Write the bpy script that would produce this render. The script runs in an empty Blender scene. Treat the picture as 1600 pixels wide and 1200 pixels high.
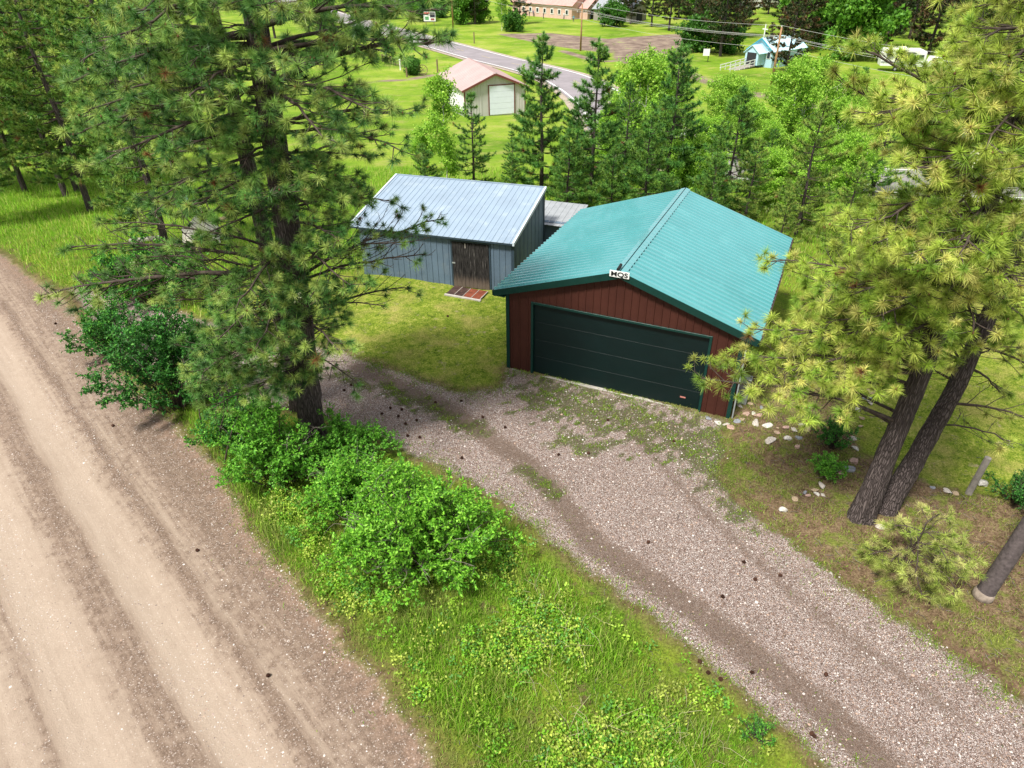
import bpy, math, random
import numpy as np
from mathutils import Vector, Matrix
R_ = math.radians
sc = bpy.context.scene
COL = sc.collection

# ------------------------------------------------------------------ camera, sky, sun, exposure
FOC, TH, RO, CH = 1075.85, .5776, .0113, 10.97
cam_d = bpy.data.cameras.new('camera'); cam = bpy.data.objects.new('camera', cam_d); COL.objects.link(cam)
cam_d.sensor_width = 36; cam_d.lens = FOC/1600*36; cam_d.clip_end = 4000; cam_d.clip_start = .05
cam.location = (0, 0, CH)
cam.rotation_mode = 'XYZ'
cam.matrix_world = Matrix.Translation((0, 0, CH)) @ Matrix.Rotation(math.pi/2-TH, 4, 'X') @ Matrix.Rotation(-RO, 4, 'Z')
sc.camera = cam
SUN_EL, SUN_AZ = R_(60), R_(222)          # azimuth clockwise from +Y
world = bpy.data.worlds.new('World'); sc.world = world; world.use_nodes = True
wn = world.node_tree; wn.nodes.clear()
wo = wn.nodes.new('ShaderNodeOutputWorld'); wb = wn.nodes.new('ShaderNodeBackground')
sky = wn.nodes.new('ShaderNodeTexSky'); sky.sky_type = 'NISHITA'; sky.sun_disc = False
sky.sun_elevation = SUN_EL; sky.sun_rotation = SUN_AZ; sky.dust_density = 3; sky.air_density = 1.0
# broken white cloud deck over the sky
tc = wn.nodes.new('ShaderNodeTexCoord'); cn = wn.nodes.new('ShaderNodeTexNoise'); cn.inputs['Scale'].default_value = 2.2
cn.inputs['Detail'].default_value = 5
cr = wn.nodes.new('ShaderNodeMapRange'); cr.inputs['From Min'].default_value = .25; cr.inputs['From Max'].default_value = .6
cr.inputs['To Min'].default_value = .55; cr.inputs['To Max'].default_value = .95
cm = wn.nodes.new('ShaderNodeMix'); cm.data_type = 'RGBA'
wn.links.new(tc.outputs['Generated'], cn.inputs['Vector']); wn.links.new(cn.outputs['Fac'], cr.inputs['Value'])
wn.links.new(cr.outputs['Result'], cm.inputs['Factor']); wn.links.new(sky.outputs[0], cm.inputs['A'])
cm.inputs['B'].default_value = (5.9, 6.0, 6.3, 1)
wn.links.new(cm.outputs['Result'], wb.inputs['Color']); wb.inputs['Strength'].default_value = .098
wn.links.new(wb.outputs[0], wo.inputs[0])
sl = bpy.data.lights.new('sun', 'SUN'); sl.energy = 4.6; sl.angle = R_(9); sl.color = (1, .96, .88)
sun = bpy.data.objects.new('sun', sl); COL.objects.link(sun)
sd = Vector((math.sin(SUN_AZ)*math.cos(SUN_EL), math.cos(SUN_AZ)*math.cos(SUN_EL), math.sin(SUN_EL)))
sun.rotation_euler = sd.to_track_quat('Z', 'Y').to_euler(); sun.location = (0, 0, 60)
sc.view_settings.view_transform = 'Standard'; sc.view_settings.look = 'None'; sc.view_settings.exposure = .55
sc.view_settings.gamma = 1
sc.render.engine = 'CYCLES'
sc.cycles.max_bounces = 6; sc.cycles.transparent_max_bounces = 8

# ------------------------------------------------------------------ terrain and projection helpers
TY = [-400, 0, 27, 45, 62, 85, 105, 140, 220, 2000]; TZ = [0, 0, 0, -1.8, -3.6, -5.8, -7.3, -8.3, -9, -9]
ROADP = np.array([-1.28, 5.8]); RD = np.array([-.675, .738]); RD /= np.linalg.norm(RD); RN = np.array([-RD[1], RD[0]])
if RN[0] > 0: RN = -RN
def tz(x, y): return np.interp(y, TY, TZ)
_F = np.array([0, math.cos(TH), -math.sin(TH)]); _U = np.array([0, math.sin(TH), math.cos(TH)]); _Rt = np.array([1., 0, 0])
def ray(u, v):
    a, b = u-800, 600-v; c, s = math.cos(RO), math.sin(RO)
    return _F+_Rt*(a*c+b*s)/FOC+_U*(-a*s+b*c)/FOC
def at(u, v, z=None):
    "ground point seen at photo pixel (u, v) of the 1600 x 1200 photograph"
    d = ray(u, v); o = np.array([0, 0, CH])
    if z is not None: return o+d*((z-CH)/d[2])
    t = 5.
    while t < 2500:
        p = o+d*t
        if p[2] < tz(p[0], p[1]): break
        t *= 1.003
    p[2] = tz(p[0], p[1]); return p
def pt(u, v, Y):
    d = ray(u, v); return np.array([0, 0, CH])+d*(Y/d[1])
def proj(X):
    d = np.asarray(X, float)-[0, 0, CH]; x, y, z = d@_Rt, d@_U, d@_F
    a, b = FOC*x/z, FOC*y/z; c, s = math.cos(RO), math.sin(RO)
    return np.stack([800+a*c-b*s, 600-(a*s+b*c)], -1)
def top_h(P, v):
    "height of a thing standing at P whose top reaches photo row v"
    d = ray(proj(P)[0], v); return CH+d[2]*(P[1]/d[1])-P[2]
def poly(pxs): return np.array([at(*q)[:2] for q in pxs])
def in_poly(x, y, P):
    c = np.zeros(x.shape, bool); n = len(P); j = n-1
    for i in range(n):
        xi, yi = P[i]; xj, yj = P[j]
        if yi != yj:
            c ^= ((yi > y) != (yj > y)) & (x < (xj-xi)*(y-yi)/(yj-yi)+xi)
        j = i
    return c
def line_d(x, y, P, closed=False):
    best = np.full(x.shape, 1e9); n = len(P)
    for i in range(n if closed else n-1):
        a = P[i]; b = P[(i+1) % n]; d = b-a; L = d@d+1e-12
        t = np.clip(((x-a[0])*d[0]+(y-a[1])*d[1])/L, 0, 1)
        best = np.minimum(best, np.hypot(x-a[0]-t*d[0], y-a[1]-t*d[1]))
    return best
def sdf(x, y, P):
    d = line_d(x, y, P, True); return np.where(in_poly(x, y, P), d, -d)
def ss(v, a, b):
    t = np.clip((v-a)/(b-a), 0, 1); return t*t*(3-2*t)
def wob(x, y, k=1.):
    return (np.sin(x*k*1.3+y*k*.7+1.3)+np.sin(x*k*-.8+y*k*1.9+4)+np.sin(x*k*3.1+y*k*2.3)*.5+np.sin(x*k*-4.3+y*k*5.1+2)*.3)/2.8

ROAD = np.array([[-1.28, 5.8], [-2.29, 7.13], [-3.77, 8.76], [-5.57, 10.62], [-7.58, 13.48], [-11.3, 17.1], [-16.25, 22.7], [-21.2, 27.1], [-36, 40.5], [-90, 92], [-700, 690],
                 [-710, 680], [-98, 84], [-42, 34], [-27, 19.8], [-16, 8.5], [-8, -1], [-2, -8], [60, -70], [66, -63], [4, -1.0]])
DRIVE = np.array([[-16.6, 23.6], [-12.0, 18.6], [-9.2, 16.3], [-5.6, 15.5], [-3.4, 14.3], [-.33, 11.95], [1.9, 9.35], [3.4, 7.7], [4.95, 5.75], [9, 0.5],
                  [16, -2], [12, 3.4], [8.6, 6.75], [6.47, 9.57], [5.15, 11.6], [4.9, 12.6], [5.6, 14.9], [2.5, 16.6], [-.05, 17.6], [-.4, 16.5], [-1.4, 16.3], [-3.04, 17.25], [-6.46, 19.3], [-9.5, 20.4], [-12.3, 21.8], [-15.5, 23.6]])
LITTER = np.concatenate([poly([(1137, 661), (1150, 790), (1300, 900), (1600, 1100)]), np.array([[12.5, 6], [13, 9], [12.5, 11.2], [9.8, 12.2], [8.7, 13.6]]), poly([(1330, 640), (1260, 560), (1190, 560)])])
LAWN = np.concatenate([poly([(480, 545), (640, 588), (760, 640)]), np.array([[-.2, 17], [-.1, 17.7], [3, 24.5], [0, 24], [-5.9, 24.6], [-11, 24], [-9, 20.6]])])
LAWN2 = np.array([[9, 13.4], [10, 12.2], [13, 11.5], [25, 10], [34, 18], [24, 32], [12.5, 24.5], [9.5, 17.5]])
GAR_O = np.array([-.11, 17.71]); GAR_YAW = -.4347; GW, GL = 6.52, 7.15
_track = lambda P: np.array([at(*q)[:2] for q in P])
TRACK1 = _track([(560, 575), (700, 640), (830, 730), (930, 850), (1080, 950), (1290, 1110), (1400, 1220)])
TRACK2 = _track([(1000, 690), (1100, 800), (1250, 940), (1500, 1120)])
GREENS = [(_track([(530, 588), (580, 606)]), .22), (_track([(600, 606), (700, 652), (745, 672)]), .28), (_track([(815, 735), (870, 768)]), .22), (_track([(880, 690), (930, 700)]), .35),
          (_track([(860, 620), (960, 650), (1080, 690), (1180, 740)]), .85), (_track([(1100, 720), (1170, 800)]), .4), (_track([(1060, 700), (1130, 760)]), .3)]
FIELD = poly([(958, 60), (1075, 52), (1085, 70), (1060, 103), (1000, 104), (958, 92)]); FIELD2 = poly([(775, 53), (860, 52), (960, 62), (960, 84), (905, 78), (850, 70)])
TRK = _track([(1010, 100), (1080, 117), (1150, 140), (1240, 160), (1340, 178)]); TRK2 = _track([(880, 80), (930, 95), (1010, 100)]); TRK3 = _track([(560, 130), (640, 124), (675, 118)])
HWY = np.array([at(689, 71)[:2], at(856, 113)[:2]]); hd = HWY[1]-HWY[0]; hd /= np.linalg.norm(hd)
HWYP = np.concatenate([[HWY[0]-hd*400, HWY[0], HWY[1]], [at(*q)[:2] for q in ((905, 130), (955, 165), (1010, 225), (1120, 268), (1300, 285), (1500, 290))], [[60, 32]]])

def ground_fields(x, y):
    "sdf of every kind of cover at world points"
    f = {}
    f['road'] = sdf(x, y, ROAD)+wob(x, y, 2.2)*.12
    f['drive'] = sdf(x, y, DRIVE)+wob(x, y, 3.1)*.12
    f['litter'] = sdf(x, y, LITTER)
    f['lawn'] = np.maximum(sdf(x, y, LAWN), sdf(x, y, LAWN2))
    g = np.full(x.shape, -1e3)
    for P, w in GREENS: g = np.maximum(g, w*1.5-line_d(x, y, P)+(wob(x, y, 5.3)-.5+.9*wob(x, y, 13.))*w)
    f['green'] = g
    f['track'] = np.maximum(.32-line_d(x, y, TRACK1), .1-line_d(x, y, TRACK2))
    f['field'] = np.maximum(sdf(x, y, FIELD), sdf(x, y, FIELD2))
    f['fartrack'] = np.maximum(np.maximum(1.5-line_d(x, y, TRK), 1.0-line_d(x, y, TRK2)), 1.0-line_d(x, y, TRK3))
    return f
def gz(x, y, f=None):
    x = np.asarray(x, float); y = np.asarray(y, float)
    z = tz(x, y)
    if f is None: f = ground_fields(x, y)
    near = 1-ss(np.hypot(x, y-15), 24, 34)
    r = ss(f['road'], -.3, .5); dv = ss(f['drive'], -.3, .4)
    c = (x-ROADP[0])*RN[0]+(y-ROADP[1])*RN[1]
    al = (x-ROADP[0])*RD[0]+(y-ROADP[1])*RD[1]
    rut = -.04*np.exp(-((c-2.1)/.28)**2)-.04*np.exp(-((c-3.8)/.34)**2)-.03*np.exp(-((c-5.0)/.3)**2)+.02*np.exp(-((c-2.8)/.3)**2)+.035*np.exp(-((c-1.35)/.12)**2)+.02*np.exp(-((c-.5)/.3)**2)
    lump = .05*wob(x, y, 1.1)+.02*wob(x, y, 4.2)
    gar = 1-ss(np.hypot(x-3.5, y-18.5), 4.5, 6)
    z = z+near*((1-r)*(1-dv)*(.06+lump*(1-gar))+r*(rut-.02+.006*wob(x, y, 9))+dv*(.01*wob(x, y, 6)-.03*ss(f['track'], -.1, .3)))
    return z
def G(x, y): return float(gz(np.array([x]), np.array([y]))[0])

# ------------------------------------------------------------------ node helpers
class NT:
    def __init__(s, name):
        s.m = bpy.data.materials.new(name); s.m.use_nodes = True; s.t = s.m.node_tree; s.t.nodes.clear()
        s.out = s.t.nodes.new('ShaderNodeOutputMaterial')
    def n(s, typ, props=None, **inp):
        nd = s.t.nodes.new('ShaderNode'+typ)
        for k, v in (props or {}).items(): setattr(nd, k, v)
        for k, v in inp.items():
            k = k.replace('_', ' ')
            s.set(nd, k, v)
        return nd
    def set(s, nd, k, v):
        i = nd.inputs[int(k) if k.isdigit() else k]
        if isinstance(v, bpy.types.NodeSocket): s.t.links.new(v, i)
        elif isinstance(v, (tuple, list)) and len(v) == 3 and i.type == 'RGBA': i.default_value = (*v, 1)
        else: i.default_value = v
    def noise(s, scale, vec=None, detail=4, rough=.6):
        nd = s.n('TexNoise', Scale=scale, Detail=detail, Roughness=rough)
        if vec is not None: s.set(nd, 'Vector', vec)
        return nd.outputs['Fac']
    def ramp(s, fac, stops, interp='LINEAR'):
        nd = s.n('ValToRGB'); e = nd.color_ramp.elements; nd.color_ramp.interpolation = interp
        while len(e) < len(stops): e.new(.5)
        for i, (p, c) in enumerate(stops):
            e[i].position = p; e[i].color = (*c, 1) if len(c) == 3 else c
        s.set(nd, 'Fac', fac); return nd.outputs['Color']
    def mix(s, f, a, b, mode='MIX'):
        nd = s.t.nodes.new('ShaderNodeMix'); nd.data_type = 'RGBA'; nd.blend_type = mode
        s.set(nd, 'Factor', f)
        for k, v in (('A', a), ('B', b)):
            i = [q for q in nd.inputs if q.name == k and q.type == 'RGBA'][0]
            if isinstance(v, bpy.types.NodeSocket): s.t.links.new(v, i)
            else: i.default_value = (*v, 1)
        return [o for o in nd.outputs if o.type == 'RGBA'][0]
    def math(s, op, a, b=0.):
        nd = s.n('Math', {'operation': op}); s.set(nd, '0', a); s.set(nd, '1', b); return nd.outputs[0]
    def step(s, v, a, b):
        nd = s.n('MapRange', {'interpolation_type': 'SMOOTHSTEP'}, Value=v)
        nd.inputs['From Min'].default_value = a; nd.inputs['From Max'].default_value = b
        return nd.outputs['Result']
    def bsdf(s, color, rough=.8, bump=None, bstr=.3, bdist=.01, metal=0., spec=.3, coat=0.):
        b = s.n('BsdfPrincipled'); s.set(b, 'Base Color', color); s.set(b, 'Roughness', rough); s.set(b, 'Metallic', metal)
        b.inputs['Specular IOR Level'].default_value = spec; b.inputs['Coat Weight'].default_value = coat
        if bump is not None:
            bn = s.n('Bump', Strength=bstr, Distance=bdist, Height=bump); s.t.links.new(bn.outputs[0], b.inputs['Normal'])
        s.t.links.new(b.outputs[0], s.out.inputs[0]); return b
    def objpos(s): return s.n('TexCoord').outputs['Object']

def simple(name, col, rough=.7, var=.12, scale=3, metal=0., spec=.3, bump=0., bscale=40, coat=0., dirt=None):
    N = NT(name); p = N.objpos()
    a = N.noise(scale, p, 6)
    dark = tuple(c*(1-var*1.6) for c in col); lite = tuple(min(1, c*(1+var)) for c in col)
    c = N.ramp(a, [(.3, dark), (.7, lite)])
    if dirt: c = N.mix(N.step(N.noise(scale*2.3, p, 8), .52, .72), c, dirt)
    rr = N.n('MapRange', Value=N.noise(scale*3, p, 4)); rr.inputs['To Min'].default_value = max(0, rough-.12); rr.inputs['To Max'].default_value = min(1, rough+.12)
    N.bsdf(c, rr.outputs[0], N.noise(bscale, p, 3) if bump else None, bump, .01, metal, spec, coat)
    return N.m

def leaf_mat(name, trans=.35, rough=.55, spec=.25):
    N = NT(name); a = N.n('Attribute', {'attribute_name': 'col'}); c = a.outputs['Color']
    d = N.n('BsdfPrincipled'); N.set(d, 'Base Color', c); d.inputs['Roughness'].default_value = rough; d.inputs['Specular IOR Level'].default_value = spec
    t = N.n('BsdfTranslucent'); N.set(t, 'Color', c)
    m = N.n('MixShader', Fac=trans); N.t.links.new(d.outputs[0], m.inputs[1]); N.t.links.new(t.outputs[0], m.inputs[2])
    N.t.links.new(m.outputs[0], N.out.inputs[0]); return N.m

def bark_mat(name, dark, mid, lite, sc_=9., zs=.22):
    N = NT(name); p = N.objpos()
    mp = N.n('Mapping', Vector=p); mp.inputs['Scale'].default_value = (1, 1, zs)
    wv = N.n('VectorMath', {'operation': 'ADD'}); N.set(wv, '0', mp.outputs[0])
    nz = N.n('TexNoise', Scale=3., Detail=4.); N.set(nz, 'Vector', mp.outputs[0])
    sv = N.n('VectorMath', {'operation': 'SCALE'}); N.set(sv, '0', nz.outputs['Color']); sv.inputs['Scale'].default_value = .25
    N.set(wv, '1', sv.outputs[0])
    vo = N.n('TexVoronoi', {'feature': 'DISTANCE_TO_EDGE'}, Scale=sc_, Vector=wv.outputs[0])
    cr_ = N.step(N.math('ADD', vo.outputs['Distance'], N.math('MULTIPLY', N.noise(35, p, 5), .12)), .02, .3)
    pl = N.n('TexVoronoi', Scale=sc_, Vector=wv.outputs[0])
    c = N.mix(N.noise(14, p, 6), mid, lite)
    c = N.mix(N.math('MULTIPLY', pl.outputs['Color'], .5), c, mid)
    c = N.mix(cr_, dark, c)
    h = N.math('ADD', cr_, N.math('MULTIPLY', N.noise(30, p, 5), .3))
    N.bsdf(c, .9, h, .9, .03, spec=.15); return N.m

M = {}
M['needle'] = leaf_mat('pine_needles', .3, .45, .35)
M['leaf'] = leaf_mat('green_leaves', .38, .5, .3)
M['grass'] = leaf_mat('grass_blades', .35, .6, .2)
M['bark'] = bark_mat('pine_bark', (.052, .041, .038), (.105, .082, .078), (.18, .148, .143), 26., .1)
M['twig'] = simple('twig_bark', (.075, .055, .045), .9, .4, 9, bump=.4)
M['deadtwig'] = simple('dead_twig', (.2, .17, .15), .9, .3, 9, bump=.4)
M['birch'] = None
N = NT('aspen_bark'); p_ = N.objpos(); mp_ = N.n('Mapping', Vector=p_); mp_.inputs['Scale'].default_value = (1, 1, 3.5)
N.bsdf(N.ramp(N.noise(2.6, mp_.outputs[0], 5), [(.38, (.08, .075, .06)), (.46, (.62, .6, .54)), (.8, (.78, .77, .72))]), .8); M['birch'] = N.m
M['teal'] = simple('green_metal_roof', (.085, .305, .325), .24, .05, .8, metal=.0, spec=.9, coat=.8, dirt=(.105, .335, .355))
M['dkgreen'] = simple('dark_green_trim', (.003, .036, .029), .45, .1, 2, spec=.4)
M['door'] = simple('dark_green_door', (.0008, .010, .0105), .5, .12, 1.2, spec=.35, bump=.08, bscale=120)
M['maroon'] = simple('maroon_siding', (.062, .020, .014), .6, .12, 1.0, spec=.2, dirt=(.054, .017, .0135))
M['bluewall'] = simple('blue_grey_siding', (.10, .145, .20), .6, .14, .9, dirt=(.125, .165, .21))
M['blueroof'] = simple('pale_blue_metal_roof', (.25, .325, .41), .4, .08, .7, spec=.5, dirt=(.30, .37, .44))
M['white'] = simple('white_paint', (.78, .78, .77), .5, .04, 2)
M['galv'] = simple('grey_metal', (.36, .38, .4), .45, .1, 3, metal=.3)
M['black'] = simple('black_paint', (.012, .012, .012), .6, .1, 3)
M['conc'] = simple('concrete', (.42, .39, .35), .85, .15, 4, bump=.2)
M['rust'] = simple('rusty_panel', (.2, .055, .03), .6, .3, 5, dirt=(.1, .04, .03))
M['rustdk'] = simple('dark_brown_panel', (.06, .035, .03), .6, .3, 5, dirt=(.12, .07, .05))
M['wood'] = simple('weathered_wood', (.22, .16, .1), .85, .25, 6, bump=.4)
M['polewood'] = simple('pole_wood', (.33, .19, .1), .85, .2, 3, bump=.3)
M['greywood'] = simple('grey_wood', (.3, .27, .24), .85, .2, 6, bump=.3)
M['tarp'] = simple('white_tarp', (.72, .68, .6), .6, .08, 3)
M['asphalt'] = simple('asphalt', (.25, .225, .24), .85, .12, .4, bump=.2)
M['yellow'] = simple('yellow_line', (.36, .3, .2), .7, .2, 2)
M['beige'] = simple('beige_siding', (.47, .45, .44), .6, .05, 1)
M['redroof'] = simple('faded_red_roof', (.42, .30, .29), .5, .08, .7)
M['brownred'] = simple('brown_red_trim', (.16, .05, .04), .6, .1, 2)
M['pink'] = simple('pink_siding', (.62, .42, .35), .7, .08, 1)
M['pinkroof'] = simple('pink_roof', (.52, .3, .27), .7, .1, 1)
M['skyblue'] = simple('pale_blue_paint', (.42, .62, .74), .6, .05, 1)
M['skyroof'] = simple('pale_blue_roof', (.5, .75, .85), .45, .06, 1)
M['bluetrim'] = simple('blue_trim', (.05, .3, .42), .5, .1, 1)
M['glass'] = simple('window_glass', (.03, .04, .05), .15, .1, 1, spec=.6)
M['darkin'] = simple('dark_opening', (.03, .03, .035), .8, .1, 1)
M['skin'] = simple('skin', (.5, .32, .24), .6, .05, 3)
M['cone'] = simple('pine_cone', (.07, .03, .018), .9, .3, 20)
M['wire'] = simple('cable_grey', (.5, .5, .5), .5, .05, 3)
def rockmat(n, c): return simple(n, c, .85, .3, 6, bump=.5, bscale=25, dirt=tuple(q*.6 for q in c))
M['rocks'] = [rockmat('pale_stone', (.5, .45, .4)), rockmat('pink_stone', (.45, .3, .25)), rockmat('grey_stone', (.25, .26, .29)), rockmat('cream_stone', (.58, .55, .5)), rockmat('ochre_stone', (.4, .3, .2))]
# weathered vertical plank wood
N = NT('old_black_planks'); p_ = N.objpos(); mp_ = N.n('Mapping', Vector=p_); mp_.inputs['Scale'].default_value = (6, 6, .5)
sz = N.n('SeparateXYZ', Vector=p_)
low = N.math('SUBTRACT', 1., N.step(N.math('ADD', sz.outputs[2], N.math('MULTIPLY', N.noise(4, mp_.outputs[0]), .6)), .45, .9))
cc = N.ramp(N.noise(5, mp_.outputs[0], 7, .7), [(.42, (.012, .011, .011)), (.6, (.05, .046, .044)), (.72, (.2, .19, .18))])
cc = N.mix(N.math('MULTIPLY', low, .7), cc, (.17, .13, .1))
N.bsdf(cc, .9, N.noise(20, mp_.outputs[0]), .5, .01, spec=.1); M['plank'] = N.m

# ------------------------------------------------------------------ object helpers
def tag(o, label=None, cat=None, group=None, kind=None):
    if label: o['label'] = label
    if cat: o['category'] = cat
    if group: o['group'] = group
    if kind: o['kind'] = kind
    return o
def empty(name, loc, rz=0, label=None, cat=None, group=None):
    o = bpy.data.objects.new(name, None); COL.objects.link(o); o.location = [float(q) for q in loc]; o.rotation_euler = (0, 0, rz); o.empty_display_size = .2
    return tag(o, label, cat, group)
def link(name, me, parent=None):
    o = bpy.data.objects.new(name, me); COL.objects.link(o)
    if parent: o.parent = parent
    return o
def copy_tree(o, parent=None, label=None):
    c = o.copy(); COL.objects.link(c); c.parent = parent
    if label: c['label'] = label
    for ch in list(o.children): copy_tree(ch, c)
    return c
def raw_mesh(name, V, T, mat, col=None, smooth=False):
    V = np.ascontiguousarray(V, np.float32); T = np.ascontiguousarray(T, np.int32)
    me = bpy.data.meshes.new(name); k = T.shape[1]
    me.vertices.add(len(V)); me.vertices.foreach_set('co', V.ravel())
    me.loops.add(T.size); me.loops.foreach_set('vertex_index', T.ravel())
    me.polygons.add(len(T)); me.polygons.foreach_set('loop_start', np.arange(0, T.size, k, dtype=np.int32))
    me.polygons.foreach_set('loop_total', np.full(len(T), k, np.int32))
    if smooth: me.polygons.foreach_set('use_smooth', np.ones(len(T), bool))
    if col is not None:
        a = me.attributes.new('col', 'FLOAT_COLOR', 'POINT'); c4 = np.ones((len(V), 4), np.float32); c4[:, :3] = col
        a.data.foreach_set('color', c4.ravel())
    me.update(calc_edges=True); me.materials.append(mat); return me

class MB:
    def __init__(s): s.v = []; s.f = []
    def add(s, V, F):
        b = len(s.v); s.v += [tuple(float(c) for c in q) for q in V]; s.f += [tuple(b+i for i in q) for q in F]; return s
    def box(s, x0, y0, z0, x1, y1, z1):
        return s.add([(x0, y0, z0), (x1, y0, z0), (x1, y1, z0), (x0, y1, z0), (x0, y0, z1), (x1, y0, z1), (x1, y1, z1), (x0, y1, z1)],
                     [(0, 3, 2, 1), (4, 5, 6, 7), (0, 1, 5, 4), (1, 2, 6, 5), (2, 3, 7, 6), (3, 0, 4, 7)])
    def hexa(s, A, B):
        return s.add(list(A)+list(B), [(3, 2, 1, 0), (4, 5, 6, 7), (0, 1, 5, 4), (1, 2, 6, 5), (2, 3, 7, 6), (3, 0, 4, 7)])
    def bar(s, p, q, w, h, up=(0, 0, 1)):
        p, q, up = Vector(p), Vector(q), Vector(up); d = (q-p).normalized(); x = d.cross(up)
        if x.length < 1e-4: x = d.cross(Vector((1, 0, 0)))
        x.normalize(); u = x.cross(d).normalized(); x *= w/2; u *= h/2
        return s.hexa([p-x-u, p+x-u, p+x+u, p-x+u], [q-x-u, q+x-u, q+x+u, q-x+u])
    def prism(s, prof, y0, y1):
        n = len(prof); V = [(x, y0, z) for x, z in prof]+[(x, y1, z) for x, z in prof]
        F = [tuple(range(n)), tuple(range(2*n-1, n-1, -1))]+[(i, i+n, (i+1) % n+n, (i+1) % n) for i in range(n)]
        return s.add(V, F)
    def cyl(s, p, q, r0, r1, n=12):
        p, q = Vector(p), Vector(q); d = (q-p).normalized(); a = d.orthogonal().normalized(); b = d.cross(a)
        V = [p+(a*math.cos(i*2*math.pi/n)+b*math.sin(i*2*math.pi/n))*r0 for i in range(n)]+[q+(a*math.cos(i*2*math.pi/n)+b*math.sin(i*2*math.pi/n))*r1 for i in range(n)]
        return s.add(V, [(i, (i+1) % n, (i+1) % n+n, i+n) for i in range(n)]+[tuple(range(n-1, -1, -1)), tuple(range(n, 2*n))])
    def mesh(s, name, mat, smooth=False):
        me = bpy.data.meshes.new(name); me.from_pydata(s.v, [], s.f); me.materials.append(mat)
        import bmesh
        b = bmesh.new(); b.from_mesh(me); bmesh.ops.recalc_face_normals(b, faces=b.faces); b.to_mesh(me); b.free()
        if smooth:
            for p in me.polygons: p.use_smooth = True
        return me
    def build(s, name, mat, parent=None, bevel=0, smooth=False):
        o = link(name, s.mesh(name, mat, smooth), parent)
        if bevel:
            m = o.modifiers.new('bevel', 'BEVEL'); m.width = bevel; m.segments = 1; m.limit_method = 'ANGLE'
        return o
def ribbed(O, U, V, Nn, width, low, high, ribs, rh, rw=.03, minor=None, thick=.012):
    "sheet panel: O origin, U across, V along, Nn out; low(s)/high(s) give the ends; ribs = list of rib centres"
    O, U, V, Nn = [np.array(q, float) for q in (O, U, V, Nn)]
    prof = [(0., 0.)]
    for r in sorted(ribs):
        prof += [(r-rw, 0.), (r-rw*.5, rh), (r+rw*.5, rh), (r+rw, 0.)]
    prof.append((width, 0.)); mb = MB(); n = len(prof)
    A = [O+U*s_+V*low(s_)+Nn*h for s_, h in prof]; B = [O+U*s_+V*high(s_)+Nn*h for s_, h in prof]
    A2 = [O+U*s_+V*low(s_)-Nn*thick for s_ in (0, width)]; B2 = [O+U*s_+V*high(s_)-Nn*thick for s_ in (0, width)]
    Vv = A+B+A2+B2
    F = [(i, i+1, n+i+1, n+i) for i in range(n-1)]+[(2*n, 2*n+2, 2*n+3, 2*n+1), (0, n, 2*n+2, 2*n), (n-1, 2*n+1, 2*n+3, 2*n-1)]
    F += [tuple(list(range(n-1, -1, -1))+[2*n, 2*n+1]), tuple(list(range(n, 2*n))+[2*n+3, 2*n+2])]
    mb.add(Vv, F); return mb

rng = np.random.default_rng(7); random.seed(7)
_o = 'first second third fourth fifth sixth seventh eighth ninth tenth eleventh twelfth thirteenth fourteenth fifteenth sixteenth seventeenth eighteenth nineteenth twentieth'.split()
def nth(i): return _o[i] if i < 20 else ('twenty-'+_o[i-20] if i < 29 else 'thirtieth' if i == 29 else 'thirty-'+_o[i-30])
STONE = ['pale grey', 'pinkish', 'dark grey', 'cream', 'ochre']

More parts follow.
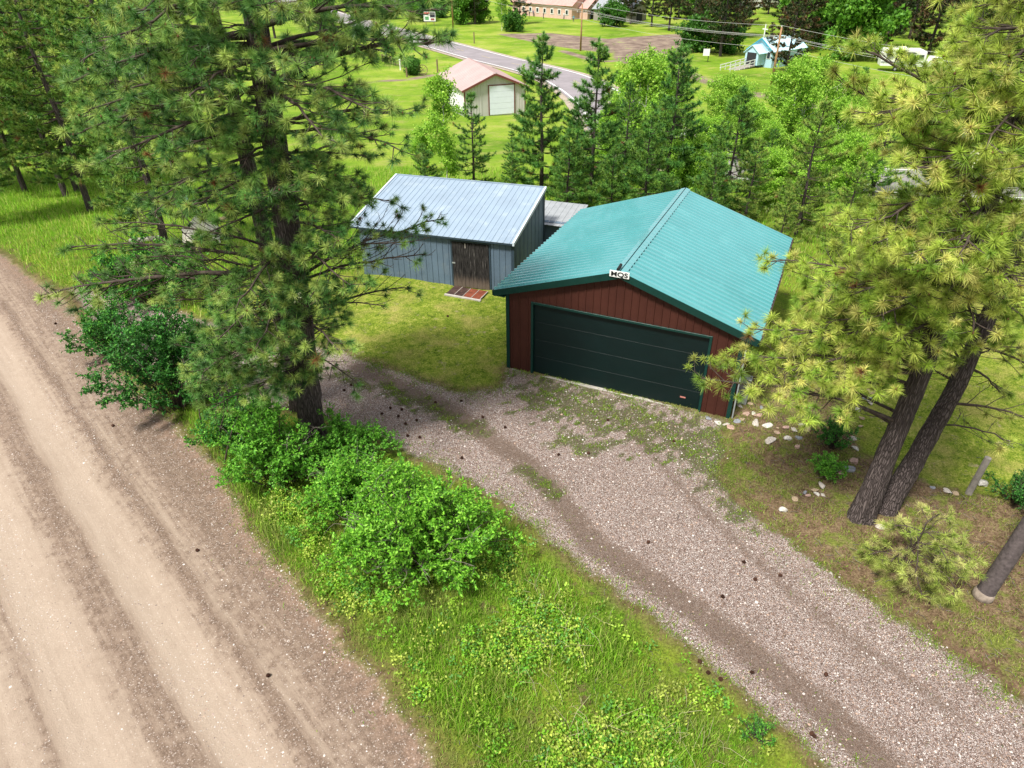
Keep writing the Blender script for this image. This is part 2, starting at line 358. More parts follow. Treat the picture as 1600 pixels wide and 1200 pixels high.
# ------------------------------------------------------------------ ground
def axis(lo, hi, a, b, d, grow=1.13, cap=2.6):
    v = list(np.arange(a, b, d)); s_ = d; x = v[-1]
    while x < hi: s_ = min(s_*grow, cap if x < 260 else 40); x += s_; v.append(x)
    s_ = d; x = v[0]; L = []
    while x > lo: s_ = min(s_*grow, 2.6 if x > -140 else 40); x -= s_; L.append(x)
    return np.array(L[::-1]+v)
gx = axis(-900, 900, -18, 13, .17, 1.17); gy = axis(-250, 1600, 4.5, 26, .17, 1.07)
X, Y = np.meshgrid(gx, gy); XF, YF = X.ravel(), Y.ravel()
fld = ground_fields(XF, YF); ZF = gz(XF, YF, fld)
soft = lambda s_, w: np.clip(.5+s_/(2*w), 0, 1)
def build_ground():
    N = NT('ground_cover'); p = N.objpos()
    A = N.n('Attribute', {'attribute_name': 'ma'}); SA = N.n('SeparateColor', Color=A.outputs['Color']).outputs; SAa = A.outputs['Alpha']
    B = N.n('Attribute', {'attribute_name': 'mb'}); SB = N.n('SeparateColor', Color=B.outputs['Color']).outputs; SBa = B.outputs['Alpha']
    RC = N.n('Attribute', {'attribute_name': 'rc'}).outputs['Vector']
    n_b = N.noise(.9, p, 6); n_m = N.noise(4.5, p, 8, .7); n_f = N.noise(22, p, 6, .7); n_x = N.noise(70, p, 3, .7)
    def msk(v, k=.7, e=.12):
        t = N.math('ADD', v, N.math('MULTIPLY', N.math('SUBTRACT', N.math('ADD', N.math('MULTIPLY', n_m, .6), N.math('MULTIPLY', n_f, .4)), .5), k))
        return N.step(t, .5-e, .5+e)
    # rough grass (soil between)
    gr = N.ramp(n_f, [(.3, (.03, .045, .008)), (.5, (.085, .15, .012)), (.7, (.17, .27, .025))])
    gr = N.mix(N.step(n_b, .38, .6), gr, N.ramp(n_f, [(.3, (.07, .065, .02)), (.5, (.15, .19, .02)), (.72, (.24, .31, .04))]))
    far = N.ramp(N.noise(.1, p, 9, .7), [(.34, (.085, .16, .012)), (.45, (.14, .25, .015)), (.55, (.22, .31, .03)), (.68, (.34, .37, .08))])
    far = N.mix(N.math('MULTIPLY', N.step(n_m, .35, .7), .4), far, (.08, .14, .01))
    far = N.mix(N.math('MULTIPLY', N.step(N.noise(.35, p, 8, .75), .5, .64), .55), far, (.30, .28, .09))
    soil = N.ramp(n_m, [(.35, (.07, .042, .026)), (.7, (.17, .11, .07))])
    gr = N.mix(N.math('MULTIPLY', N.step(N.noise(2.1, p, 6, .7), .54, .66), .8), gr, soil)
    gr = N.mix(SBa, gr, far)
    # lawn
    lw = N.ramp(N.math('ADD', N.math('MULTIPLY', n_f, .55), N.math('MULTIPLY', n_m, .45)), [(.38, (.03, .055, .006)), (.46, (.11, .175, .014)), (.55, (.23, .27, .035)), (.64, (.42, .37, .14))])
    lw = N.mix(N.math('MULTIPLY', N.step(N.noise(2.6, p, 7, .7), .58, .68), .8), lw, N.ramp(n_f, [(.3, (.16, .12, .07)), (.7, (.4, .33, .22))]))
    lw = N.mix(N.step(n_b, .45, .75), lw, N.ramp(n_f, [(.3, (.16, .17, .03)), (.7, (.42, .36, .12))]))
    base = N.mix(msk(SAa, .5), gr, lw)
    # needle litter, dry grass
    lt = N.ramp(N.math('ADD', N.math('MULTIPLY', n_f, .6), N.math('MULTIPLY', n_m, .4)), [(.36, (.035, .022, .013)), (.48, (.125, .082, .048)), (.6, (.23, .165, .1)), (.72, (.36, .29, .2))])
    ltg = N.ramp(n_f, [(.35, (.06, .085, .012)), (.65, (.19, .24, .035))])
    lt = N.mix(N.math('MULTIPLY', N.step(N.noise(1.3, p, 7, .7), .48, .62), .8), lt, ltg)
    base = N.mix(msk(SA[2], .6), base, lt)
    # gravel
    def pebbles(sc_, cols):
        vo = N.n('TexVoronoi', Scale=sc_, Vector=p); vd = N.n('TexVoronoi', {'feature': 'DISTANCE_TO_EDGE'}, Scale=sc_, Vector=p)
        sep = N.n('SeparateColor', Color=vo.outputs['Color']).outputs[0]
        c = N.ramp(sep, cols, 'CONSTANT')
        e = N.step(vd.outputs['Distance'], .0, .14)
        return N.mix(N.math('MULTIPLY', N.math('SUBTRACT', 1., e), .75), c, (.09, .065, .05)), e, sep
    cols = [(0, (.17, .115, .095)), (.16, (.37, .265, .23)), (.36, (.48, .385, .35)), (.58, (.26, .18, .15)), (.66, (.60, .51, .475)), (.82, (.44, .30, .22)), (.9, (.74, .67, .63))]
    g1, e1, s1 = pebbles(62, cols); g2, e2, s2 = pebbles(36, cols)
    gv = N.mix(N.step(n_m, .52, .62), g1, g2)
    fines = N.ramp(n_f, [(.3, (.11, .075, .055)), (.7, (.25, .18, .14))])
    gv = N.mix(N.math('MULTIPLY', msk(SB[1], .8, .2), .75), gv, fines)
    gv = N.mix(N.math('MULTIPLY', N.step(n_b, .5, .7), .35), gv, fines)
    gv = N.mix(N.math('MULTIPLY', msk(SB[2], 1.7, .25), .8), gv, N.mix(N.step(n_f, .45, .6), (.1, .075, .05), (.1, .17, .015)))
    dm = msk(SA[1], .7, .1)
    base = N.mix(N.math('MULTIPLY', N.math('SUBTRACT', N.step(SA[1], .02, .45), dm), .85), base, N.mix(n_f, soil, lt))
    base = N.mix(dm, base, gv)
    # dirt road, streaked along its length
    m2 = N.n('Mapping', Vector=RC); m2.inputs['Scale'].default_value = (2.2, .16, 1)
    st = N.noise(1., m2.outputs[0], 7, .6)
    m3 = N.n('Mapping', Vector=RC); m3.inputs['Scale'].default_value = (11, .5, 1)
    st2 = N.noise(1., m3.outputs[0], 6, .65)
    rs = N.math('ADD', N.math('ADD', N.math('MULTIPLY', st, .6), N.math('MULTIPLY', st2, .2)), N.math('MULTIPLY', n_m, .2))
    sx = N.n('SeparateXYZ', Vector=RC).outputs[0]
    cw = N.math('ADD', sx, N.math('MULTIPLY', N.math('SUBTRACT', N.noise(.35, RC, 4), .5), .4))
    cw = N.math('ADD', cw, N.math('MULTIPLY', N.math('SUBTRACT', n_m, .5), .22))
    tone = N.ramp(N.math('DIVIDE', cw, 7.), [(0., (.1,)*3), (.1, (.3,)*3), (.165, (.5,)*3), (.19, (.18,)*3), (.215, (.38,)*3), (.27, (.85,)*3), (.335, (.92,)*3), (.375, (.3,)*3), (.43, (.26,)*3), (.5, (.85,)*3), (.585, (.95,)*3), (.625, (.35,)*3), (.68, (.8,)*3), (.76, (.5,)*3), (.85, (.85,)*3), (.95, (.3,)*3)])
    tone = N.math('ADD', N.math('MULTIPLY', N.n('RGBToBW', Color=tone).outputs[0], .42), N.math('ADD', N.math('MULTIPLY', rs, .3), N.math('MULTIPLY', st2, .28)))
    rs = N.math('ADD', tone, N.math('MULTIPLY', N.math('SUBTRACT', n_m, .5), .25))
    rd = N.ramp(rs, [(.3, (.15, .106, .08)), (.41, (.225, .165, .126)), (.53, (.315, .245, .19)), (.7, (.38, .302, .238))])
    rp, e3, s3 = pebbles(46, [(0, (.11, .075, .055)), (.3, (.27, .195, .15)), (.6, (.17, .12, .088)), (.86, (.48, .41, .36))])
    loose = N.math('MULTIPLY', N.math('SUBTRACT', 1., N.step(N.math('ADD', rs, N.math('MULTIPLY', N.math('SUBTRACT', n_m, .5), .5)), .33, .5)), .55)
    edge = N.math('SUBTRACT', 1., N.step(SA[0], .5, .98))
    loose = N.math('MAXIMUM', loose, N.math('MULTIPLY', edge, .55))
    rd = N.mix(loose, rd, rp)
    rd = N.mix(N.math('MULTIPLY', N.math('MULTIPLY', N.step(s3, .96, .97), e3), .4), rd, (.58, .5, .44))
    rd = N.mix(N.math('MULTIPLY', edge, N.step(n_m, .4, .6)), rd, N.ramp(n_f, [(.3, (.13, .08, .055)), (.7, (.33, .23, .17))]))
    rm = msk(SA[0], .55, .1)
    base = N.mix(N.math('MULTIPLY', N.math('SUBTRACT', N.step(SA[0], .05, .45), rm), .7), base, soil)
    base = N.mix(rm, base, rd)
    # far ploughed field and dirt track
    base = N.mix(msk(SB[0], .8, .15), base, N.ramp(N.noise(.35, p, 8, .7), [(.35, (.12, .085, .07)), (.5, (.2, .15, .12)), (.6, (.27, .21, .16)), (.68, (.25, .33, .08))]))
    h = N.math('ADD', N.math('MULTIPLY', n_f, .6), N.math('MULTIPLY', n_x, .4))
    h = N.math('ADD', h, N.math('MULTIPLY', N.math('MULTIPLY', dm, e1), .5))
    N.bsdf(base, .95, h, .8, .04, spec=.1)
    return N.m
gmat = build_ground()
nx, ny = len(gx), len(gy)
idx = np.arange(nx*ny).reshape(ny, nx)
Q = np.stack([idx[:-1, :-1], idx[:-1, 1:], idx[1:, 1:], idx[1:, :-1]], -1).reshape(-1, 4)
qx, qy = XF[Q].mean(1), YF[Q].mean(1)
fr, fd = fld['road'][Q].mean(1), fld['drive'][Q].mean(1)
MA = np.stack([soft(fld['road'], .7), soft(fld['drive'], .5), soft(fld['litter'], .6), soft(fld['lawn'], .5)], -1)
farm = ss(YF, 27, 36)
MBc = np.stack([np.maximum(soft(fld['field'], 2.), soft(fld['fartrack'], 1.5)), soft(fld['track'], .35), soft(fld['green'], .3), farm], -1)
cc_ = (XF-ROADP[0])*RN[0]+(YF-ROADP[1])*RN[1]; al_ = (XF-ROADP[0])*RD[0]+(YF-ROADP[1])*RD[1]
RCv = np.stack([cc_, al_, np.zeros_like(cc_)], -1)
def ground_obj(name, sel):
    q = Q[sel]; u, inv = np.unique(q, return_inverse=True)
    me = raw_mesh(name, np.stack([XF[u], YF[u], ZF[u]], -1), inv.reshape(-1, 4), gmat, smooth=True)
    for n_, d in (('ma', MA), ('mb', MBc)):
        a = me.attributes.new(n_, 'FLOAT_COLOR', 'POINT'); a.data.foreach_set('color', d[u].astype(np.float32).ravel())
    a = me.attributes.new('rc', 'FLOAT_VECTOR', 'POINT'); a.data.foreach_set('vector', RCv[u].astype(np.float32).ravel())
    return tag(link(name, me), kind='structure')
isr = fr > 0; isd = (fd > 0) & ~isr; isl = (fld['lawn'][Q].mean(1) > 0) & ~isr & ~isd
ground_obj('dirt_road', isr); ground_obj('gravel_driveway', isd); ground_obj('lawn', isl)
ff = np.maximum(fld['field'], -1e9)[Q].mean(1) > 0; ft = fld['fartrack'][Q].mean(1) > 0
rest = ~isr & ~isd & ~isl
ground_obj('ploughed_field', rest & ff); ground_obj('dirt_track', rest & ft & ~ff); ground_obj('ground', rest & ~ff & ~ft)

# highway
def strip(name, o0, o1, dz, mat, n=700, dash=None):
    P = HWYP; sg = np.r_[0, np.cumsum(np.linalg.norm(np.diff(P, axis=0), axis=1))]; t = np.linspace(0, sg[-1], n)
    C = np.stack([np.interp(t, sg, P[:, k]) for k in (0, 1)], -1)
    ker = np.ones(25)/25; Cp = np.pad(C, ((12, 12), (0, 0)), 'edge'); C = np.stack([np.convolve(Cp[:, k], ker, 'valid') for k in (0, 1)], -1)
    d = np.gradient(C, axis=0); d /= np.linalg.norm(d, axis=1)[:, None]; nn = np.stack([-d[:, 1], d[:, 0]], -1)
    A = C+nn*o0; Bq = C+nn*o1
    def zz(P): return tz(P[:, 0], P[:, 1])+dz+.12
    V = np.concatenate([np.c_[A, zz(A)], np.c_[Bq, zz(Bq)]]); i = np.arange(n-1)
    if dash: i = i[(t[:-1] % dash) < dash*.3]
    T = np.stack([i, i+1, n+i+1, n+i], -1)
    return tag(link(name, raw_mesh(name, V, T, mat)), kind='structure')
strip('highway', -4.1, 4.1, 0, M['asphalt'])
strip('edge_line', -3.75, -3.5, .02, M['white']); strip('edge_line', 3.5, 3.75, .02, M['white'])
strip('centre_line', -.12, .12, .02, M['yellow'], 1400, 12)
strip('road_shoulder', -5.0, 5.0, -.05, simple('shoulder_gravel', (.36, .3, .24), .9, .2, 2))
# ------------------------------------------------------------------ plants: wood, needles, leaves, blades
class Wood:
    def __init__(s): s.V = []; s.T = []; s.n = 0
    def tube(s, P, r, sides=4):
        P = np.asarray(P, float); r = np.broadcast_to(np.asarray(r, float), (len(P),))
        t = np.gradient(P, axis=0); t /= np.linalg.norm(t, axis=1)[:, None]+1e-9
        ref = np.array([0, 0, 1.]) if abs(t[:, 2].mean()) < .7 else np.array([1., 0, 0])
        a = np.cross(t, ref); a /= np.linalg.norm(a, axis=1)[:, None]+1e-9; b = np.cross(t, a)
        th = np.arange(sides)*2*np.pi/sides
        V = P[:, None]+r[:, None, None]*(a[:, None]*np.cos(th)[None, :, None]+b[:, None]*np.sin(th)[None, :, None])
        n = len(P); i = np.arange(n-1)[:, None]*sides; j = np.arange(sides)[None]; k = (j+1) % sides
        F = np.stack([i+j, i+k, i+sides+k, i+sides+j], -1).reshape(-1, 4)+s.n
        s.V.append(V.reshape(-1, 3)); s.T.append(F); s.n += n*sides
    def build(s, name, mat, parent=None, smooth=True):
        if not s.V: return None
        return link(name, raw_mesh(name, np.concatenate(s.V), np.concatenate(s.T), mat, smooth=smooth), parent)
def unit(v): return v/(np.linalg.norm(v, axis=-1, keepdims=True)+1e-9)
def needle_geo(C, A, rg, k=60, ln=.18, w=.006, spread=1.0, pal=None, sub=.1):
    "clusters of long needles: C centres, A shoot directions"
    n = len(C); C = np.repeat(C, k, 0); A = np.repeat(A, k, 0)
    d = unit(A*rg.uniform(.0, 1.25, (n*k, 1))+spread*rg.normal(size=(n*k, 3))*.75)
    base = C-A*rg.uniform(0, sub, (n*k, 1)); L = ln*rg.uniform(.7, 1.1, (n*k, 1))*np.repeat(rg.uniform(.6, 1.2, (n, 1)), k, 0)
    tip = base+d*L; tip[:, 2] -= L[:, 0]*.12
    s_ = unit(np.cross(d, rg.normal(size=(n*k, 3))))*w*.5
    V = np.stack([base+s_, base-s_, tip], 1).reshape(-1, 3); T = np.arange(n*k*3).reshape(-1, 3)
    pal = np.array(pal); ci = rg.random(n); pi = np.minimum((ci*len(pal)).astype(int), len(pal)-1)
    col = pal[pi]*rg.uniform(.65, 1.4, (n, 1)); dead = rg.random(n) < .008; col[dead] = (.28, .13, .05)
    col = np.repeat(col, k, 0)*rg.uniform(.75, 1.25, (n*k, 1))
    col = np.repeat(col, 3, 0).reshape(-1, 3, 3); col[:, :2] *= .5; col[:, 2] *= 1.3; return V, T, col.reshape(-1, 3)  # shading painted into needles: dark bases inside the tuft, bright tips
def bud_geo(C, A, rg, size=.022, col=(.2, .07, .03)):
    n = len(C); o = np.array([[1, 0, 0], [0, 1, 0], [-1, 0, 0], [0, -1, 0], [0, 0, 1.6], [0, 0, -1]])*size
    V = (C[:, None]+o[None]*rg.uniform(.7, 1.5, (n, 1, 1))).reshape(-1, 3)
    F = np.array([[0, 1, 4], [1, 2, 4], [2, 3, 4], [3, 0, 4], [1, 0, 5], [2, 1, 5], [3, 2, 5], [0, 3, 5]])
    T = (np.arange(n)[:, None, None]*6+F[None]).reshape(-1, 3)
    return V, T, np.repeat(np.array(col)*rg.uniform(.6, 1.4, (n, 1)), 6, 0)
def leaf_geo(C, D, rg, ln=.05, wd=.026, pal=None, upb=.6):
    "folded leaves: C attach points, D outward directions"
    n = len(C); D = unit(D); nrm = unit(rg.normal(size=(n, 3))*.6+np.array([0, 0, upb])); s_ = unit(np.cross(D, nrm)); nrm = np.cross(s_, D)
    L = ln*rg.uniform(.6, 1.25, (n, 1)); W = wd*rg.uniform(.7, 1.2, (n, 1)); m = C+D*L*.5
    V = np.stack([C, m+s_*W*.5+nrm*W*.18, C+D*L-nrm*L*.12, m-s_*W*.5+nrm*W*.18], 1).reshape(-1, 3)
    b = np.arange(n)[:, None]*4; T = np.concatenate([b+np.array([[0, 1, 2]]), b+np.array([[0, 2, 3]])], 1).reshape(-1, 3)
    pal = np.array(pal); col = pal[rg.integers(0, len(pal), n)]*rg.uniform(.75, 1.25, (n, 1))
    return V, T, np.repeat(col, 4, 0)
def patchy(P, col, rg):
    m = ss(wob(P[:, 0]+9, P[:, 1], .9)+.5*wob(P[:, 0], P[:, 1]+5, 3.1)+rg.normal(size=len(P))*.35, .15, .75)[:, None]; return col*(1-m*.75)+np.array([.36, .38, .12])*m*.75*rg.uniform(.6, 1.2, (len(P), 1))
def blade_geo(P, rg, h, w=.008, lean=.35, pal=None, seed_=None):
    "grass blades bent over: P base points, h heights"
    n = len(P); a = rg.uniform(0, 2*np.pi, n); s_ = np.stack([np.cos(a), np.sin(a), 0*a], -1)*w/2
    b = rg.uniform(0, 2*np.pi, n); d = np.stack([np.cos(b), np.sin(b), 0*b], -1)*lean*rg.uniform(.2, 1.4, (n, 1)); h = h[:, None]
    up = np.array([0, 0, 1.]); m = P+up*h*.55+d*h*.3; t = P+up*h*.92+d*h*1.1
    V = np.stack([P+s_, P-s_, m+s_*.7, m-s_*.7, t], 1).reshape(-1, 3); q = np.arange(n)[:, None]*5
    T = np.concatenate([q+np.array([[0, 1, 2]]), q+np.array([[1, 3, 2]]), q+np.array([[2, 3, 4]])], 1).reshape(-1, 3)
    pal = np.array(pal); col = patchy(P, pal[rg.integers(0, len(pal), n)]*rg.uniform(.7, 1.3, (n, 1)), rg)
    return V, T, np.repeat(col, 5, 0)
def blade1_geo(P, rg, h, w=.02, lean=.35, pal=None):
    n = len(P); a = rg.uniform(0, 2*np.pi, n); s_ = np.stack([np.cos(a), np.sin(a), 0*a], -1)*w/2; d = np.stack([np.cos(a*7.3), np.sin(a*7.3), 0*a], -1)*lean*rg.uniform(.2, 1.4, (n, 1)); h = h[:, None]
    V = np.stack([P+s_, P-s_, P+np.array([0, 0, 1.])*h+d*h], 1).reshape(-1, 3); pal = np.array(pal); col = pal[rg.integers(0, len(pal), n)]*rg.uniform(.7, 1.3, (n, 1))
    return V, np.arange(n*3).reshape(-1, 3), np.repeat(col, 3, 0)
def join(parts):
    Vs, Ts, Cs = [], [], []; n = 0
    for V, T, C in parts: Vs.append(V); Ts.append(T+n); Cs.append(C); n += len(V)
    return np.concatenate(Vs), np.concatenate(Ts), np.concatenate(Cs)
def foliage(name, parts, mat, parent=None):
    V, T, C = join(parts); return link(name, raw_mesh(name, V, T, mat, C), parent)
def rotz(v, a):
    c, s_ = math.cos(a), math.sin(a); return np.array([v[0]*c-v[1]*s_, v[0]*s_+v[1]*c, v[2]])
def curve(P0, P1, sag, n, rg, wig=.04):
    t = np.linspace(0, 1, n)[:, None]; L = np.linalg.norm(P1-P0); P = P0*(1-t)+P1*t
    P[:, 2] += (np.sin(t[:, 0]*np.pi))*sag*L
    P[1:] += rg.normal(size=(n-1, 3))*wig*L*.25*np.linspace(.3, 1, n-1)[:, None]; return P
def limb(wood, tips, P0, P1, rg, r0, sag=.08, step=.3, start=.3, side=.34, twig=.26, bare=0., ts=3, n=9, up=.25):
    "one bough: main axis, side branches with upturned shoots; tips collects (point, direction)"
    P = curve(P0, P1, sag, n, rg); L = np.linalg.norm(P1-P0)
    wood.tube(P, np.linspace(r0, .012, n), 5 if r0 > .03 else 4)
    seg = np.linspace(0, 1, n); t = start; sd_ = 1
    while t < 1.:
        o = np.array([np.interp(t, seg, P[:, k]) for k in range(3)]); i = min(int(t*(n-1)), n-2); tg = unit(P[i+1]-P[i])
        l = L*side*(1.15-t)*rg.uniform(.7, 1.25)+.18
        d = unit(rotz(tg, sd_*rg.uniform(.6, 1.15))+np.array([0, 0, rg.uniform(-.15, up)])); Q_ = curve(o, o+d*l, -.08+up*.2, 5, rg, .06)
        wood.tube(Q_, np.linspace(max(.007, r0*.3), .006, 5), ts)
        m = max(1, int(l*.75/twig)); isb = rg.random() < bare
        for j in range(m):
            f = .35+.6*(j+.5)/m; q = np.array([np.interp(f, np.linspace(0, 1, 5), Q_[:, k]) for k in range(3)])
            dd = unit(rotz(d, rg.uniform(-1.3, 1.3))+np.array([0, 0, rg.uniform(-.05, .75)])); e = q+dd*rg.uniform(.1, .28)
            wood.tube(np.stack([q, (q+e)/2-[0, 0, .015], e]), [.006, .005, .005], 3)
            if not isb: tips.append((e, dd))
        if not isb: tips.append((Q_[-1], unit(d+np.array([0, 0, .3]))))
        t += step/L*rg.uniform(.7, 1.3); sd_ = -sd_
    tips.append((P[-1], unit(P[-1]-P[-2]+np.array([0, 0, .15]))))
def trunk_geo(P, r, sides=28, rough=.07, seed=0):
    "trunk with plated, uneven surface"
    n0 = len(P); t0 = np.linspace(0, 1, n0); n = 70; t = np.linspace(0, 1, n); P = np.stack([np.interp(t, t0, np.asarray(P)[:, k]) for k in range(3)], -1); r = np.interp(t, t0, r)
    w = Wood(); w.tube(P, r, sides); V = w.V[0].reshape(n, sides, 3); c = P[:, None]; d = V-c
    rg = np.random.default_rng(seed); z = P[:, 2][:, None]; a = np.arange(sides)[None]*2*np.pi/sides
    nz = sum(np.sin(a*k+z*q+ph)/m for k, q, ph, m in ((3, .9, 1, 2.), (5, -1.7, 2, 2.5), (9, 3.1, 0, 2.2), (11, -6, 4, 2.4)))+rg.normal(size=(n, sides))*.35
    root = 1+.35*np.exp(-(z-z.min())/.22)*(1+.4*np.sin(a*4+seed)); V = c+d*(1+rough*nz[..., None])*root[..., None]; w.V = [V.reshape(-1, 3)]; return w
PAL_L = [(.08, .21, .05), (.12, .28, .06), (.17, .35, .07), (.26, .43, .09), (.42, .54, .13)]
PAL_R = [(.34, .48, .06), (.42, .56, .08), (.5, .62, .1), (.6, .67, .14), (.24, .4, .05), (.72, .7, .2)]
PAL_M = [(.075, .22, .045), (.11, .28, .05), (.16, .34, .055), (.22, .4, .06)]
PAL_MY = [(.13, .26, .04), (.2, .34, .05), (.28, .41, .07), (.36, .45, .09)]

# --- hand grown pines near the camera
def crown_targets(P, n, rg, axis_at, dep, rmax):
    "end points of boughs spread through the crown volume"
    out = []; lo, hi = P.min(0), P.max(0)
    while len(out) < n:
        u, v = rg.uniform(lo, hi)
        if not in_poly(np.array([u]), np.array([v]), P)[0]: continue
        Y = dep+rg.uniform(-1, 1)*rmax; q = pt(u, v, Y); c = axis_at(q[2])
        if np.hypot(*(q[:2]-c[:2])) > rmax*1.3 or np.hypot(*(q[:2]-c[:2])) < .7: continue
        if abs(u-proj(c)[0]) < 38 and Y < dep+.3 and rg.random() < .85: continue
        if q[2] < .8 or (1345 < u < 1455 and 60 < v < 122): continue
        out.append(q)
    return out
def near_pine(name, trunks, targets, extra, label, rg, pal, group=None, k=62, w=.0065, r0=.042, step=.3, lichen=0):
    base = np.array(trunks[0][0][0]); root = empty(name, base, 0, label, 'tree', group)
    for i, (P, r) in enumerate(trunks):
        o = trunk_geo(np.array(P)-base, r, seed=i).build('trunk', M['bark'], root)
    tips = []; main = np.array(trunks[0][0]); allb = []
    def axis(z, tr=0):
        P = np.array(trunks[tr][0]); return np.array([np.interp(z, P[:, 2], P[:, 0]), np.interp(z, P[:, 2], P[:, 1]), z])
    for q in targets:
        tr = min(range(len(trunks)), key=lambda i: np.hypot(*(axis(q[2], i)[:2]-q[:2])))
        h = np.hypot(*(axis(q[2], tr)[:2]-q[:2])); zt = np.array(trunks[tr][0])
        z0 = min(max(q[2]+h*rg.uniform(-.15, .25), zt[0][2]+.8), zt[-1][2]-.1)
        wd = Wood(); limb(wd, tips, axis(z0, tr)-base, q-base, rg, r0*(.5+.2*h), sag=rg.uniform(-.03, .1), step=step, start=.28 if h > 2 else .15)
        wd.build('branch', M['twig'], root)
    for (z0, q, rr, bare, side, tr) in extra:
        wd = Wood(); limb(wd, tips, axis(z0, tr)-base, np.array(q)-base, rg, rr, sag=.06, step=.15, start=.22, side=side*1.15, bare=bare)
        wd.build('branch', M['twig'], root)
    C = np.array([t[0] for t in tips]); A = np.array([t[1] for t in tips])
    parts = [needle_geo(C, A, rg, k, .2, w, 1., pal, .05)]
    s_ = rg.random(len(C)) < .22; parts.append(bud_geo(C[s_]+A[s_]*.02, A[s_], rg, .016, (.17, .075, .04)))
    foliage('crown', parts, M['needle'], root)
    if lichen:
        j = rg.integers(0, len(C), lichen); Lc = np.repeat(C[j]-A[j]*.25, 26, 0)+rg.normal(size=(lichen*26, 3))*.045
        foliage('lichen', [leaf_geo(Lc, rg.normal(size=Lc.shape), rg, .035, .02, [(.42, .46, .25), (.5, .52, .33), (.36, .4, .24)])], M['leaf'], root)
    return root, len(C)

# --- pines grown by rule, for the middle distance
def pine_proto(H, Rb, h0, rg, pal, whorl=.42, k=26, w=.011, ln=.17, sweep=.35, taper=1., dense=1., trunk_r=None, name='pine_tree', bark='bark', tstep=.42, gaps=.1):
    root = empty(name, (0, 0, 0)); tr = trunk_r or H*.012+.02
    P = np.array([[0, 0, -.3], [0, 0, 0]]+[[.02*H*math.sin(i*.9)*.3, .02*H*math.cos(i*1.3)*.2, H*i/8] for i in range(1, 9)]); r = np.concatenate([[tr*1.2, tr], tr*(1-np.arange(1, 9)/8.2)**.8])
    wd = Wood(); wd.tube(P, r, 9); wd.build('trunk', M[bark], root)
    wood = Wood(); tips = []; z = h0; a = 0
    while z < H-.15:
        f = (z-h0)/(H-h0); R0 = Rb*(1-f)**(.75*taper)*(1-.35*math.exp(-f*9))+.12
        for j in range(rg.integers(3, 6)):
            a += 2*math.pi/4.6+rg.normal()*.3; L = R0*rg.uniform(.65, 1.15)
            if rg.random() < gaps: continue
            c = np.array([np.interp(z, P[:, 2], P[:, q]) for q in range(3)])
            d = np.array([math.cos(a), math.sin(a), sweep*(f*1.6-.25)+.1]); e = c+d*L
            Q_ = curve(c, e, -.1, 5, rg, .05); wood.tube(Q_, np.linspace(.012+.012*L, .006, 5), 3)
            s_ = .35; sg = 1
            while s_ < 1.001:
                q = np.array([np.interp(s_, np.linspace(0, 1, 5), Q_[:, m]) for m in range(3)]); l = L*.36*(1.2-s_)*rg.uniform(.6, 1.2)+.05
                dd = unit(rotz(unit(d), sg*rg.uniform(.5, 1.1))+np.array([0, 0, rg.uniform(.1, .6)]))
                if L > .5: wood.tube(np.stack([q, q+dd*l]), [.007, .005], 3)
                for g in np.arange(l, .02, -.2): tips.append((q+dd*g, unit(dd+np.array([0, 0, .35]))))
                tips.append((q, unit(d+np.array([0, 0, .5])))) if s_ > .55 else None
                s_ += tstep*.5/max(L, .4)/dense*rg.uniform(.7, 1.3); sg = -sg
        z += whorl*rg.uniform(.75, 1.25)*(1-.35*f)
    for g in np.arange(0, .9, .16): tips.append((np.array([P[-1, 0], P[-1, 1], H-g]), np.array([0, 0, 1.])))
    wood.build('branch', M['twig'], root)
    C = np.array([t[0] for t in tips]); A = np.array([t[1] for t in tips])
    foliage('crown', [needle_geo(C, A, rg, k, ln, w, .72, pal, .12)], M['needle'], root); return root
def place(proto, used, P, rz, s_, label, group=None, cat='tree', sz=None, leaf=None):
    o = proto if not used else copy_tree(proto)
    if 'label' in o.keys(): del o['label']
    o.location = [float(P[0]), float(P[1]), float(P[2])]; o.rotation_euler = (0, 0, rz); o.scale = (s_, s_, sz or s_)
    if group is None and 'group' in o.keys(): del o['group']
    return tag(o, label, cat, group)

